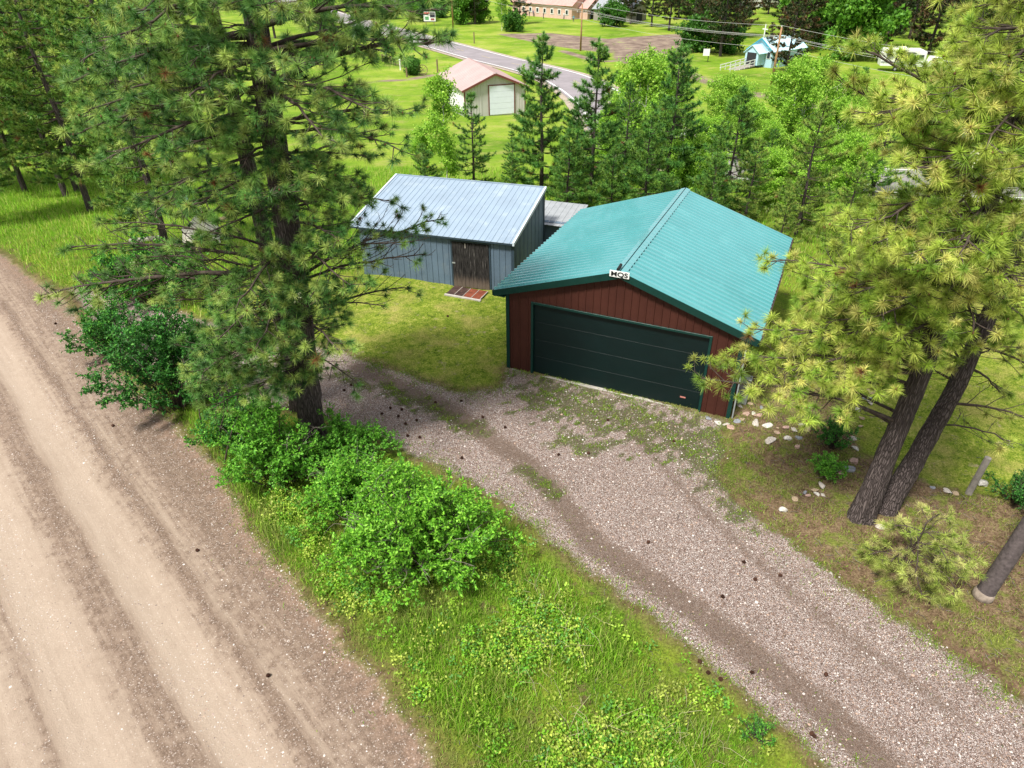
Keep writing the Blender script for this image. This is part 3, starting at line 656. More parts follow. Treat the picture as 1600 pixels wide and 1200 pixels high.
def broadleaf(name, H, Rb, h0, rg, pal, n=5200, ln=.085, wd_=.07, trunk='birch', tr=.06, stems=1, shape=1., clump=24, clr=.3):
    root = empty(name, (0, 0, 0)); wood = Wood(); C = []; D = []
    for s_ in range(stems):
        ox = rg.normal(size=2)*(.0 if stems == 1 else Rb*.28); lean = rg.normal(size=2)*.03*H
        Hs = H*rg.uniform(.82, 1.0) if s_ else H
        P = np.array([[ox[0]+lean[0]*t, ox[1]+lean[1]*t, Hs*t] for t in np.linspace(0, 1, 8)]); P[1:-1, :2] += rg.normal(size=(6, 2))*.03*Rb; P[0, 2] = -.2
        w2 = Wood(); w2.tube(P, tr*(1-np.linspace(0, .85, 8)), 7); w2.build('trunk', M[trunk], root)
        nl = max(8, int(30/stems**.5))
        for i in range(nl):
            f = i/nl; z = h0+(Hs-h0)*f; a = rg.uniform(0, 6.28); R0 = Rb*(math.sin(math.pi*min(.98, .18+f*.8))**.7)*rg.uniform(.5, 1.15)*shape
            c = np.array([np.interp(z, P[:, 2], P[:, q]) for q in range(3)]); e = c+np.array([math.cos(a)*R0, math.sin(a)*R0, R0*rg.uniform(.3, 1.)])
            Q_ = curve(c, e, .05, 5, rg, .1); wood.tube(Q_, np.linspace(tr*.3, .006, 5), 3)
            for j in range(max(1, int(n/clump/nl/stems))):
                s2 = rg.uniform(.3, 1.08); q = np.array([np.interp(s2, np.linspace(0, 1, 5), Q_[:, m]) for m in range(3)])+rg.normal(size=3)*clr*.8
                C.append(q[None]+rg.normal(size=(clump, 3))*clr*.45)
    wood.build('branch', M['birch'] if trunk == 'birch' else M['twig'], root)
    C = np.concatenate(C); foliage('crown', [leaf_geo(C, rg.normal(size=C.shape), rg, ln, wd_, pal, .5)], M['leaf'], root); return root
def shrub(name, P, rx, ry, h, rg, pal, label, stems=50, leaves=9000, ln=.055, wd_=.03, stem_mat='twig', group=None, cat='shrub', lump=.25, dead=0, flat=.75, low=.25):
    root = empty(name, P, 0, label, cat, group); wood = Wood(); C = []; D = []; dw = Wood()
    per = leaves//stems
    for i in range(stems):
        a = rg.uniform(0, 6.28); u = rg.random()**.6; ph = rg.uniform(low, 1)
        sc2 = 1+lump*math.sin(a*3+1.7)*.5+rg.normal()*lump*.35
        e = np.array([math.cos(a)*rx*u*sc2, math.sin(a)*ry*u*sc2, h*(1-.65*u**2.2)*ph**.35*sc2]); b = np.array([e[0]*.18, e[1]*.18, -.05])
        Q_ = curve(b, e, .12, 7, rg, .09); Q_[:, 2] = np.maximum(Q_[:, 2], -.05); wood.tube(Q_, np.linspace(.014, .004, 7), 4)
        L = np.linalg.norm(e-b); ntw = max(3, per//14)
        s_ = 1-rg.random(ntw)**1.6*.72
        q = np.stack([np.interp(s_, np.linspace(0, 1, 7), Q_[:, m]) for m in range(3)], -1); dd = unit(rg.normal(size=(ntw, 3))+unit(e-b)*.8+[0, 0, .3]); tl = rg.uniform(.1, .34, (ntw, 1))*max(.5, min(1.2, rx))
        for j in range(ntw): wood.tube(np.stack([q[j], q[j]+dd[j]*tl[j]]), [.004, .0025], 3)
        g = rg.uniform(.25, 1.05, (ntw, 14, 1)); c = q[:, None]+dd[:, None]*tl[:, None]*g; C.append(c.reshape(-1, 3)); D.append((dd[:, None]*.5+rg.normal(size=c.shape)*.8).reshape(-1, 3))
    for i in range(dead):
        a = rg.uniform(0, 6.28); u = rg.uniform(.6, 1.0); e = np.array([math.cos(a)*rx*u, math.sin(a)*ry*u, h*(1-.5*u**2)+rg.uniform(0, .15)]); b = e*.35; Q_ = curve(b, e, .1, 6, rg, .1)
        dw.tube(Q_, np.linspace(.012, .004, 6), 4)
        for j in range(6):
            q = Q_[rg.integers(2, 6)]; f = q+rg.normal(size=3)*.2; dw.tube(np.stack([q, (q+f)/2+rg.normal(size=3)*.02, f]), [.005, .003, .002], 3)
    wood.build('stems', M[stem_mat], root); dw.build('dead_twigs', M['deadtwig'], root)
    C = np.concatenate(C); D = np.concatenate(D); C[:, 2] = np.maximum(C[:, 2], .02)
    foliage('leaves', [leaf_geo(C, D, rg, ln, wd_, pal, .9)], M['leaf'], root); return root
# ------------------------------------------------------------------ red garage with the green roof
GH, GRISE, GOH = 2.69, 1.07, .383
gar = empty('garage', (GAR_O[0], GAR_O[1], 0.0), GAR_YAW, 'maroon metal garage with shiny green ribbed roof and wide dark green door', 'garage')
zt = lambda x: GH-.06+GRISE*(1-abs(x-GW/2)/(GW/2))
DX, DW, DH = .817, 4.88, 2.317
m = MB(); m.prism([(.02, 0), (GW-.02, 0), (GW-.02, zt(.02)-.02), (GW/2, zt(GW/2)-.02), (.02, zt(.02)-.02)], .16, GL-.02); m.build('wall', M['maroon'], gar)
m = MB(); m.box(-.05, -.06, -.25, GW+.05, GL+.05, .035); m.build('foundation', M['conc'], gar)
pw = .915; x = 0.
def wall_panels(parent, O, U, length, top, bottom, mat, pw=.915, rs=.305, Nn=None, name='siding_panel', rh=.02):
    x = 0.
    while x < length-.01:
        w_ = min(pw, length-x); rb = [r for r in np.arange(rs/2, w_-.03, rs)]
        ribbed(np.array(O)+np.array(U)*x, U, (0, 0, 1), Nn, w_, lambda s_, x=x: bottom(x+s_), lambda s_, x=x: top(x+s_), rb, rh, .028).build(name, mat, parent)
        x += w_+.0015
xs = [0, DX-.06]; 
wall_panels(gar, (0, 0, 0), (1, 0, 0), DX-.05, zt, lambda s_: .03, M['maroon'], .77, .255, (0, -1, 0))
wall_panels(gar, (DX-.05, 0, 0), (1, 0, 0), DW+.1, lambda s_: zt(s_+DX-.05), lambda s_: DH+.06, M['maroon'], .83, .206, (0, -1, 0))
wall_panels(gar, (DX+DW+.052, 0, 0), (1, 0, 0), GW-DX-DW-.052, lambda s_: zt(s_+DX+DW+.05), lambda s_: .03, M['maroon'], .77, .255, (0, -1, 0))
wall_panels(gar, (GW, 0, 0), (0, 1, 0), GL, lambda s_: GH-.06, lambda s_: .03, M['maroon'], .9, .3, (1, 0, 0))
wall_panels(gar, (0, GL, 0), (0, -1, 0), GL, lambda s_: GH-.06, lambda s_: .03, M['maroon'], .9, .3, (-1, 0, 0))
wall_panels(gar, (GW, GL, 0), (-1, 0, 0), GW, lambda s_: zt(GW-s_), lambda s_: .03, M['maroon'], .93, .3, (0, 1, 0))
m = MB(); m.box(DX-.07, -.035, .0, DX-.003, .15, DH+.07); m.box(DX+DW+.003, -.035, .0, DX+DW+.07, .15, DH+.07); m.box(DX-.003, -.035, DH+.003, DX+DW+.003, .15, DH+.07); m.build('door_frame', M['dkgreen'], gar, .004)
nd = 4
door = link('garage_door', MB().box(DX, .085, .03, DX+DW, .13, DH).mesh('door_core', M['door']), gar)
for i in range(nd):
    z0 = .04+i*(DH-.05)/nd; z1 = z0+(DH-.05)/nd-.003
    m = MB(); m.box(DX+.006, .055, z0, DX+DW-.006, .084, z1); m.build('door_section', M['door'], door, .002)
m = MB(); m.box(DX+.006, .05, .006, DX+DW-.006, .12, .032); m.build('bottom_seal', M['galv'], door)
m = MB(); m.box(DX+4.35, .036, .33, DX+4.5, .044, .37); m.build('handle', simple('pink_tag', (.5, .2, .17), .5), door)
for cx, cy in ((-.03, -.035), (GW-.07, -.035)):
    m = MB(); m.box(cx, cy, .03, cx+.1, cy+.1, zt(0)-.01); m.build('corner_trim', M['dkgreen'], gar)
for cx, cy in ((-.03, GL-.06), (GW-.07, GL-.06)):
    m = MB(); m.box(cx, cy, .03, cx+.1, cy+.1, zt(0)-.01); m.build('corner_trim', M['dkgreen'], gar)
# roof
OF = .12; sl_ = math.hypot(GW/2+GOH, GRISE*(GW/2+GOH)/(GW/2)); ez = GH-GOH*GRISE/(GW/2)
ang = math.atan2(GRISE, GW/2)
for side in (-1, 1):
    ex = -GOH if side < 0 else GW+GOH
    U = np.array([0, 1., 0]); V = np.array([-side*math.cos(ang), 0, math.sin(ang)]); Nn = np.array([side*math.sin(ang), 0, math.cos(ang)])
    L = GL+2*OF; y = 0.; pwid = L/8
    for i in range(8):
        ribs = [pwid/4*(k+.5)-.0 for k in range(4)]
        O = np.array([ex, -OF+i*pwid, ez]) if True else 0
        ribbed(O, U, V, Nn, pwid-.002, lambda s_: 0., lambda s_: sl_-.02, ribs, .055, .036).build('roof_panel', M['teal'], gar)
    q = MB(); c0 = np.array([GW/2, -OF-.03, GH+GRISE])+Nn*.04
    V2 = -V; q.hexa([c0, c0+V2*.15, c0+V2*.15+Nn*.008, c0+Nn*.008], [a+np.array([0, L+.06, 0]) for a in (c0, c0+V2*.15, c0+V2*.15+Nn*.008, c0+Nn*.008)])
    q.build('ridge_cap', M['teal'], gar)
    for yy in (-OF-.028, GL+OF+.002):
        a0 = np.array([ex, yy, ez])-Nn*.17; a1 = np.array([GW/2, yy, GH+GRISE])-np.array([0, 0, .175]); up = Nn*.185; up1 = np.array([0, 0, .19])
        t = np.array([0, .026, 0]); MB().hexa([a0, a1, a1+up1, a0+up], [a0+t, a1+t, a1+up1+t, a0+up+t]).build('fascia', M['dkgreen'], gar)
    sx0, sx1 = (ex, -.03) if side < 0 else (GW+.03, ex)
    MB().box(sx0, -OF, ez-.16, sx1, GL+OF, ez-.13).build('soffit', M['dkgreen'], gar)
m = MB(); m.box(GW+GOH+.004, -OF, ez-.09, GW+GOH+.05, GL+OF, ez-.02); m.build('gutter', simple('dark_gutter', (.05, .03, .028), .5), gar)
MB().box(-GOH-.03, -OF, ez-.15, -GOH-.004, GL+OF, ez-.0).build('fascia', M['dkgreen'], gar)
m = MB(); m.box(GW+.075, .0, .05, GW+.11, .04, ez-.14); m.bar((GW+.09, .02, ez-.15), (GW+GOH+.02, .02, ez-.06), .035, .035); m.build('downspout', M['galv'], gar)
# name board at the peak
bd = link('name_board', MB().box(GW/2-.27, -OF-.062, GH+GRISE-.135, GW/2+.25, -OF-.034, GH+GRISE+.03).mesh('name_board', M['white']), gar)
def text(s_, size, parent, loc, mat, bold=.012, rot=(math.pi/2, 0, 0), sx=1.):
    cu = bpy.data.curves.new('t', 'FONT'); cu.body = s_; cu.size = size; cu.extrude = .004; cu.offset = bold; cu.align_x = 'CENTER'; cu.align_y = 'CENTER'
    o = bpy.data.objects.new('t', cu); COL.objects.link(o); dg = bpy.context.evaluated_depsgraph_get(); me = bpy.data.meshes.new_from_object(o.evaluated_get(dg)); bpy.data.objects.remove(o)
    me.materials.clear(); me.materials.append(mat); r = link('lettering', me, parent); r.location = loc; r.rotation_euler = rot; r.scale = (sx, 1, 1); return r
text('MQS', .17, bd, (GW/2-.01, -OF-.067, GH+GRISE-.052), M['black'], .003, sx=1.3)
MB().cyl((GW/2-.07, -OF-.02, GH+GRISE+.06), (GW/2-.07, -OF+.25, GH+GRISE+.09), .04, .04, 8).build('ridge_vent', M['black'], gar)

# grey utility box beside the garage
c = at(1158, 632); b = empty('utility_box', (c[0], c[1], G(c[0], c[1])), GAR_YAW, 'grey metal utility box standing at the right front corner of the garage', 'utility box')
MB().box(-.13, -.1, 0, .13, .12, .78).build('cabinet', M['galv'], b, .01); MB().box(-.15, -.12, .781, .15, .14, .82).build('lid', M['galv'], b, .01); MB().box(.02, -.112, .35, .1, -.1, .5).build('latch', M['black'], b)

# ------------------------------------------------------------------ blue shed with the single slope roof
SW, SL, SH1, SH2 = 6.35, 3.98, 2.005, 2.694
shed = empty('shed', (.114, 22.826, 0), -.313, 'blue grey metal shed with pale blue sloping roof and old black plank door', 'shed')
sdx1 = -.924; sdx0 = -2.33
hs = lambda y: SH1+(SH2-SH1)*y/SL
m = MB(); V_ = [(-SW+.3, .06, 0), (-.02, .06, 0), (-.02, .06, hs(.06)-.05), (-SW+.3, .06, hs(.06)-.05)]; V2 = [(-SW+.3, SL-.05, 0), (-.02, SL-.05, 0), (-.02, SL-.05, hs(SL)-.08), (-SW+.3, SL-.05, hs(SL)-.08)]
m.hexa(V_, V2); m.build('wall', M['bluewall'], shed)
for x0, x1, zb in ((-SW+.28, sdx0-.05, .02), (sdx1+.05, 0, .02)):
    n_ = max(1, round((x1-x0)/.9)); pwid = (x1-x0)/n_
    for i in range(n_):
        ribbed((x0+i*pwid, 0, 0), (1, 0, 0), (0, 0, 1), (0, -1, 0), pwid-.002, lambda s_: zb, lambda s_: SH1-.09, [pwid/4*(k+.5) for k in range(4)], .018, .022).build('siding_panel', M['bluewall'], shed)
for i in range(4):
    pwid = SL/4
    ribbed((0, i*pwid, 0), (0, 1, 0), (0, 0, 1), (1, 0, 0), pwid-.002, lambda s_: .02, lambda s_, i=i: hs(i*pwid+s_)-.07, [pwid*.25, pwid*.75], .018, .022).build('siding_panel', M['bluewall'], shed)
    ribbed((-SW+.28, (i+1)*pwid, 0), (0, -1, 0), (0, 0, 1), (-1, 0, 0), pwid-.002, lambda s_: .02, lambda s_, i=i: hs((i+1)*pwid-s_)-.07, [pwid*.25, pwid*.75], .018, .022).build('siding_panel', M['bluewall'], shed)
navy = simple('navy_trim', (.03, .05, .07), .55, .15, 2)
MB().box(-.07, -.03, .02, .03, .06, SH1-.02).build('corner_trim', navy, shed); MB().box(-.05, SL-.06, .02, .03, SL+.03, SH2-.08).build('corner_trim', navy, shed)
m = MB(); m.box(sdx0-.06, -.03, .0, sdx0-.004, .02, SH1-.2); m.box(sdx1+.004, -.03, 0, sdx1+.06, .02, SH1-.2); m.box(sdx0-.06, -.04, SH1-.197, sdx1+.06, .02, SH1-.04); m.build('door_frame', navy, shed)
dr = link('plank_door', MB().box(sdx0, -.005, .05, sdx1, .03, SH1-.21).mesh('door_back', M['plank']), shed)
xx = sdx0; k = 0
while xx < sdx1-.02:
    w_ = min([.15, .18, .13, .17, .16][k % 5], sdx1-xx); MB().box(xx, -.032-.004*(k % 3), .05+.01*(k % 2), xx+w_-.007, -.006, SH1-.22).build('plank', M['plank'], dr); xx += w_; k += 1
MB().box(sdx0-.02, -.05, .95, sdx0+.1, -.042, 1.0).build('hinge', M['galv'], dr)
MB().box(sdx0+.5, -.05, SH1-.42, sdx0+.53, -.043, SH1-.24).build('latch', M['greywood'], dr)
sa = math.atan2(SH2-SH1, SL+.15); Lr = math.hypot(SH2-SH1, SL+.15+.1)
Vr = np.array([0, math.cos(sa), math.sin(sa)]); Nr = np.array([0, -math.sin(sa), math.cos(sa)])
n_ = 7; pwid = SW/n_
for i in range(n_):
    rb = [pwid/4*(k+.5) for k in range(4)]
    for lo, hi, off in ((0, Lr*.42, .0), (Lr*.42-.06, Lr, .006)):
        ribbed(np.array([-SW+i*pwid, -.16, SH1-.02])+Nr*(-off+.01), (1, 0, 0), Vr, Nr, pwid-.002, lambda s_, lo=lo: lo, lambda s_, hi=hi: hi, rb, .018, .02).build('roof_panel', M['blueroof'], shed)
edge = simple('pale_trim', (.55, .62, .68), .4, .05, 1)
for x0 in (-SW-.06, .0):
    a = np.array([x0, -.17, SH1-.09]); q = np.array([x0, SL+.12, SH2-.09+.02]); w3 = np.array([.07, 0, 0]); u3 = np.array([0, 0, .12]); MB().hexa([a, a+w3, a+w3+u3, a+u3], [q, q+w3, q+w3+u3, q+u3]).build('rake_trim', edge, shed)
MB().box(-SW, -.15, SH1-.085, 0, -.12, SH1-.035).build('eave_trim', navy, shed)
MB().box(-SW, SL+.1, SH2-.1, 0, SL+.16, SH2+.035).build('ridge_trim', M['blueroof'], shed)
# ramp of old window panels in front of the shed door
rp = empty('door_ramp', (*[float(q) for q in at(730, 462)[:2]], G(*at(730, 462)[:2])+.01), -.40, 'low ramp of rusty and dark brown panels on the grass before the plank door', 'ramp')
for i, (mt) in enumerate(('rustdk', 'rustdk', 'rust', 'rust')):
    x0 = -.68+i*.34; MB().box(x0, -.32, .02, x0+.31, .36, .055).build('panel', M[mt], rp); MB().box(x0+.312, -.32, .02, x0+.338, .36, .062).build('rail', M['greywood'] if i < 3 else M['conc'], rp)
MB().box(-.72, -.42, 0, .72, -.325, .045).build('sill', M['conc'], rp)

# lean-to with a white ribbed roof behind the shed
lt = at(868, 372); l2 = empty('lean_to', (1.2, 27.0, tz(0, 27)), -.36, 'small shed with white ribbed metal roof glimpsed between blue shed and garage', 'shed')
MB().box(-1.3, 0, 0, 1.3, 1.8, 1.25).build('wall', M['bluewall'], l2)
for i in range(4): ribbed((-1.5+i*.75, -.2, 1.2), (1, 0, 0), (0, .97, .12), (0, -.12, .97), .747, lambda s_: 0., lambda s_: 2.2, [.12, .37, .62], .018, .02).build('roof_panel', M['galv'], l2)

# ------------------------------------------------------------------ stones, post, pole
def rock_mesh(rg, mat, flat=.5):
    import bmesh
    b = bmesh.new(); bmesh.ops.create_icosphere(b, subdivisions=2, radius=1)
    ax = rg.normal(size=(11, 3)); ax /= np.linalg.norm(ax, axis=1)[:, None]; cut = rg.uniform(.32, .8, 11)
    for v in b.verts:
        p = np.array(v.co)
        for a, c_ in zip(ax, cut):
            d = p@a
            if d > c_: p = p-a*(d-c_)
        p += rg.normal(size=3)*.035; v.co = (p[0], p[1], p[2]*flat)
    me = bpy.data.meshes.new('rock'); b.to_mesh(me); b.free(); me.materials.append(mat); return me
rocks = [rock_mesh(rng, M['rocks'][i % 5], .55) for i in range(15)]
stepping = [(1155, 638, .11), (1170, 634, .09), (1165, 650, .12), (1184, 653, .14), (1150, 662, .12), (1180, 664, .15), (1196, 668, .16), (1158, 660, .11), (1140, 670, .13), (1120, 662, .12), (1200, 650, .12), (1176, 650, .08), (1200, 694, .2), (1212, 680, .09), (1105, 655, .11), (1190, 640, .09), (1133, 666, .1)]
stepping.sort(key=lambda q: math.hypot(q[0]-1137, q[1]-661))
for i, (u, v, s_) in enumerate(stepping):
    p = at(u, v); o = link('stepping_stone', rocks[i % 15]); o.location = (p[0], p[1], G(p[0], p[1])+.01); o.scale = (s_*1.25, s_*.9, s_*.5); o.rotation_euler = (0, 0, i*1.7)
    tag(o, 'flat '+STONE[i % 15 % 5]+' stone, '+nth(i)+' nearest to the right front corner of the garage', 'stone', 'stepping stones at the garage corner')
border = [(1228, 672, .12), (1240, 676, .13), (1258, 676, .15), (1232, 690, .14), (1247, 688, .12), (1244, 702, .1), (1252, 668, .1), (1215, 672, .07), (1262, 640, .07), (1300, 738, .12), (1290, 748, .12), (1283, 762, .14), (1271, 770, .13), (1276, 776, .1), (1255, 774, .08), (1262, 778, .09), (1285, 778, .08),
          (1240, 786, .11), (1225, 800, .13), (1325, 735, .2), (1332, 722, .16), (1330, 690, .12), (1345, 660, .12), (1338, 645, .14), (1352, 628, .15), (1360, 617, .2), (1358, 634, .13), (1342, 672, .1), (1336, 705, .12), (1350, 645, .11), (1312, 742, .13),
          (1478, 775, .13), (1490, 778, .1), (1535, 762, .18), (1455, 766, .08), (1512, 770, .07), (1375, 828, .14), (1362, 815, .08)]
for i, (u, v, s_) in enumerate(border):
    p = at(u, v); o = link('border_rock', rocks[(i*4+1) % 15]); o.location = (p[0], p[1], G(p[0], p[1])+s_*.15); o.scale = (s_*1.1, s_*.85, s_*.95); o.rotation_euler = (.1*(i % 3), 0, i*2.1)
    near = 'beside the fence post' if u > 1440 else 'at the foot of the twin trunk pine' if u in (1375, 1362) else 'edging the bed by small shrubs'
    tag(o, STONE[(i*4+1) % 15 % 5]+' rock '+near+', '+nth(sum(1 for q in border if (q[0] > 1440) == (u > 1440) and (q[0] in (1375, 1362)) == (u in (1375, 1362)) and (q[1], q[0]) < (v, u)))+' from far end', 'rock', 'garden rocks '+near)
def cyl_thing(name, P, H, r0, r1, mat, label, cat, lean=(0, 0), n=16):
    e = empty(name, P, 0, label, cat); return e
p = at(1510, 776); o = MB().cyl((0, 0, -.2), (.1, .02, 1.05), .075, .07, 14).build('fence_post', M['greywood'], None, .006); o.location = (p[0], p[1], G(p[0], p[1])); tag(o, 'short round wooden post standing alone in the right hand grass', 'post')
p = at(1531, 938); e = empty('timber_pole', (p[0], p[1], G(p[0], p[1])), 0, 'smooth thick grey timber pole at the right edge with pale worn foot', 'pole')
w = trunk_geo(np.array([[0, 0, -.2], [.35, .1, 3], [1.1, .3, 9.]]), [.155, .145, .12], 20, .012, 3); w.build('shaft', simple('grey_pole_timber', (.105, .085, .085), .85, .3, 12, bump=.5), e)
MB().cyl((0, 0, -.05), (.02, .0, .16), .2, .172, 18).build('worn_foot', simple('worn_foot', (.26, .21, .17), .9, .3, 10, bump=.4), e, smooth=True)

# pine cones scattered on the gravel and the dirt road
cones = [(700, 498), (536, 612), (547, 604), (612, 640), (600, 648), (628, 640), (620, 652), (650, 660), (636, 664), (640, 682), (655, 684), (718, 628), (680, 630), (792, 670), (756, 652), (720, 715), (415, 1058), (176, 668), (1166, 880), (1180, 905), (1125, 932), (1010, 850), (1095, 1040), (1110, 1055), (1125, 1060), (1170, 1052), (1265, 1153), (1275, 1156), (90, 507), (310, 858), (870, 712), (918, 712), (952, 660), (1055, 560+130), (560, 620), (1215, 900), (1290, 1060)]
ic = []
m = MB(); 
for i in range(6):
    z0 = .008+i*.011; r = [.018, .03, .034, .031, .024, .014][i]; m.cyl((0, 0, z0), (0, 0, z0+.009), r*.6, r, 8)
cme = m.mesh('pine_cone', M['cone'])
for i, (u, v) in enumerate(cones):
    p = at(u, v); o = link('pine_cone', cme); o.location = (p[0], p[1], G(p[0], p[1])+.02); o.rotation_euler = (1.4, 0, i*1.3); o.scale = (1.25,)*3
    on = 'dirt road' if (u < 450 and v > 500) else 'gravel driveway'
    tag(o, (nth(sum(1 for q in cones if (q[0] < 450 and q[1] > 500) == (u < 450 and v > 500) and (q[0], q[1]) < (u, v)))+' pine cone from the left on the '+on), 'pine cone', 'pine cones on the '+on)

# rubbish heap by the far left pines
p = at(318, 378); tp = empty('tarp_heap', (p[0], p[1], G(p[0], p[1])), .3, 'crumpled white tarp draped over junk behind the big left pine', 'tarp')
import bmesh
b = bmesh.new(); bmesh.ops.create_grid(b, x_segments=16, y_segments=16, size=.75)
for v in b.verts:
    r = math.hypot(v.co.x, v.co.y); v.co.z = max(.02, 1.05*(1-r*.95)+.12*math.sin(v.co.x*9+1)*math.cos(v.co.y*7)); v.co.z += .09*math.sin(v.co.x*17+v.co.y*11)+.06*math.sin(v.co.y*23); v.co.z = max(v.co.z, .03); v.co.z *= 1.15
me = bpy.data.meshes.new('tarp'); b.to_mesh(me); b.free(); me.materials.append(M['tarp']); link('sheet', me, tp); MB().box(-.3, -.25, 0, .3, .3, .5).build('crate', M['greywood'], tp)
for i, (u, v, L, lab, mt) in enumerate(((228, 383, 1.2, 'short grey weathered log on the ground left of the white tarp', 'greywood'), (345, 352, 1.5, 'brown log on the ground right of the white tarp', 'wood'))):
    p = at(u, v); o = MB().cyl((-L/2, 0, .12), (L/2, .15, .15), .13, .11, 10).build('log', M[mt]); o.location = (p[0], p[1], G(p[0], p[1])); o.rotation_euler = (0, 0, .5*i+.2); tag(o, lab, 'log')
p = at(288, 323); o = empty('blue_drum', (p[0], p[1], tz(p[0], p[1])), 0, 'pale blue plastic drum glimpsed behind the left pine trunk', 'drum')
MB().cyl((0, 0, 0), (0, 0, .8), .27, .27, 16).build('barrel', M['skyblue'], o, .02); MB().cyl((0, 0, .801), (0, 0, .84), .24, .22, 16).build('lid', M['white'], o)

# ------------------------------------------------------------------ far buildings
def gable(name, P, yaw, W, L, he, rise, oh, wall, roof, trim, label, cat='building', ribs=True, ridge_trim=True):
    e = empty(name, P, yaw, label, cat)
    MB().prism([(0, -.6), (W, -.6), (W, he), (W/2, he+rise), (0, he)], 0, L).build('wall', wall, e)
    an = math.atan2(rise, W/2); s_ = (W/2+oh)/math.cos(an)
    for sd_ in (-1, 1):
        V = np.array([-sd_*math.cos(an), 0, math.sin(an)]); Nn = np.array([sd_*math.sin(an), 0, math.cos(an)]); O = np.array([W/2+sd_*(W/2+oh), -oh, he-oh*math.tan(an)])+Nn*.05
        n_ = max(2, int(L/1.8)) if ribs else 1; pwid = (L+2*oh)/n_
        for i in range(n_):
            ribbed(O+np.array([0, i*pwid, 0]), (0, 1, 0), V, Nn, pwid-.004, lambda q: 0., lambda q: s_-.02, [pwid/4*(k+.5) for k in range(4)] if ribs else [], .03, .05, thick=.08).build('roof_panel', roof, e)
        for yy in (-oh-.05, L+oh+.01):
            a0 = O+[0, yy+oh, 0]-Nn*.2; a1 = a0+V*(s_-.05); t = np.array([0, .04, 0]); MB().hexa([a0, a1, a1+Nn*.2, a0+Nn*.2], [a0+t, a1+t, a1+Nn*.2+t, a0+Nn*.2+t]).build('fascia', trim, e)
    return e
p = at(727, 183); PW = 6.3
ps = gable('metal_shed', (p[0], p[1], tz(p[0], p[1])), .30, 6.6, 10.5, 2.7, 1.35, .35, M['beige'], M['redroof'], M['brownred'], 'beige metal shed with faded pink roof and tall white door in the field beyond', 'shed')
for i in range(7):
    x0 = .02+i*.94; x1 = min(x0+.93, 6.58)
    for a0, a1, zb in (((x0, x1, .1),) if (x1 < 2.5 or x0 > 5.5) else ((x0, x1, 2.95),)):
        top = lambda s_, a0=a0: 2.7+1.35*(1-abs(a0+s_-3.3)/3.3)-.12
        if top(0) > zb+.1 and top(a1-a0) > zb+.1: ribbed((a0, -.02, 0), (1, 0, 0), (0, 0, 1), (0, -1, 0), a1-a0, lambda s_, zb=zb: zb, top, [.2, .5, .8], .03, .04).build('siding_panel', M['beige'], ps)
for i in range(11): ribbed((-.02, (i+1)*.95, 0), (0, -1, 0), (0, 0, 1), (-1, 0, 0), .94, lambda s_: .1, lambda s_: 2.55, [.2, .5, .8], .03, .04).build('siding_panel', M['white'], ps)  # left wall whiter than the beige front: its sunlight put into the colour
m = MB(); m.box(2.55, -.09, 0, 2.65, -.0, 2.95); m.box(5.35, -.09, 0, 5.45, 0, 2.95); m.box(2.65, -.09, 2.86, 5.35, 0, 2.95); m.build('door_frame', M['brownred'], ps)
d_ = link('roller_door', MB().box(2.65, -.05, 0, 5.35, -.01, 2.86).mesh('d', M['white']), ps)
for i in range(5): MB().box(2.67, -.075, .03+i*.565, 5.33, -.051, .03+i*.565+.545).build('door_section', simple('white_door', (.66, .7, .8), .5, .03), d_)
for cx in (-.05, 6.53): MB().box(cx, -.07, 0, cx+.12, .05, 2.6).build('corner_trim', M['brownred'], ps)
MB().box(3.1, -.12, 3.85, 3.5, -.06, 4.1).build('lamp_box', M['galv'], ps)

# pale blue chapel with cross and ramp
p = at(1166, 102); ch = gable('chapel', (p[0], p[1], tz(p[0], p[1])+.5), -.95, 4.9, 8.6, 2.2, 1.7, .3, M['skyblue'], M['skyroof'], M['bluetrim'], 'small pale blue chapel with white cross and wooden ramp behind the power pole', 'chapel')
MB().prism([(.9, 0), (3.5, 0), (3.5, 1.85), (2.2, 2.8), (.9, 1.85)], -1.9, -.05).build('porch', M['skyblue'], ch)
for sd_ in (-1, 1):
    a0 = np.array([2.2+sd_*1.6, -2.1, 1.7]); a1 = np.array([2.2, -2.1, 2.9]); t = np.array([0, 2.05, 0]); u3 = np.array([0, 0, .09]); MB().hexa([a0, a1, a1+u3, a0+u3], [a0+t, a1+t, a1+u3+t, a0+u3+t]).build('porch_roof', M['skyroof'], ch)
MB().box(1.3, -1.94, .02, 3.1, -1.905, 1.85).build('doorway', M['darkin'], ch)  # flat dark panel stands in for the shade inside the open porch
for yy in (1.5, 4, 6.5):
    f_ = link('window', MB().box(-.06, yy, .9, -.01, yy+.9, 2.1).mesh('w', M['white']), ch); MB().box(-.075, yy+.1, 1.0, -.062, yy+.8, 2.0).build('pane', M['glass'], f_)
f_ = link('window', MB().box(3.75, -.05, .9, 4.5, -.01, 2.0).mesh('w', M['white']), ch); MB().box(3.83, -.065, .98, 4.42, -.052, 1.92).build('pane', M['glass'], f_)
cr_ = MB(); cr_.box(2.38, .1, 3.8, 2.52, .24, 5.9); cr_.box(1.95, .12, 5.1, 2.95, .22, 5.24); cr_.build('cross', M['white'], ch)
rampe = link('ramp', MB().hexa([(1.2, -2.0, -.12), (3.2, -2.0, -.12), (3.2, -2.0, 0), (1.2, -2.0, 0)], [(1.2, -8.5, -.62), (3.2, -8.5, -.62), (3.2, -8.5, -.5), (1.2, -8.5, -.5)]).mesh('r', M['greywood']), ch)
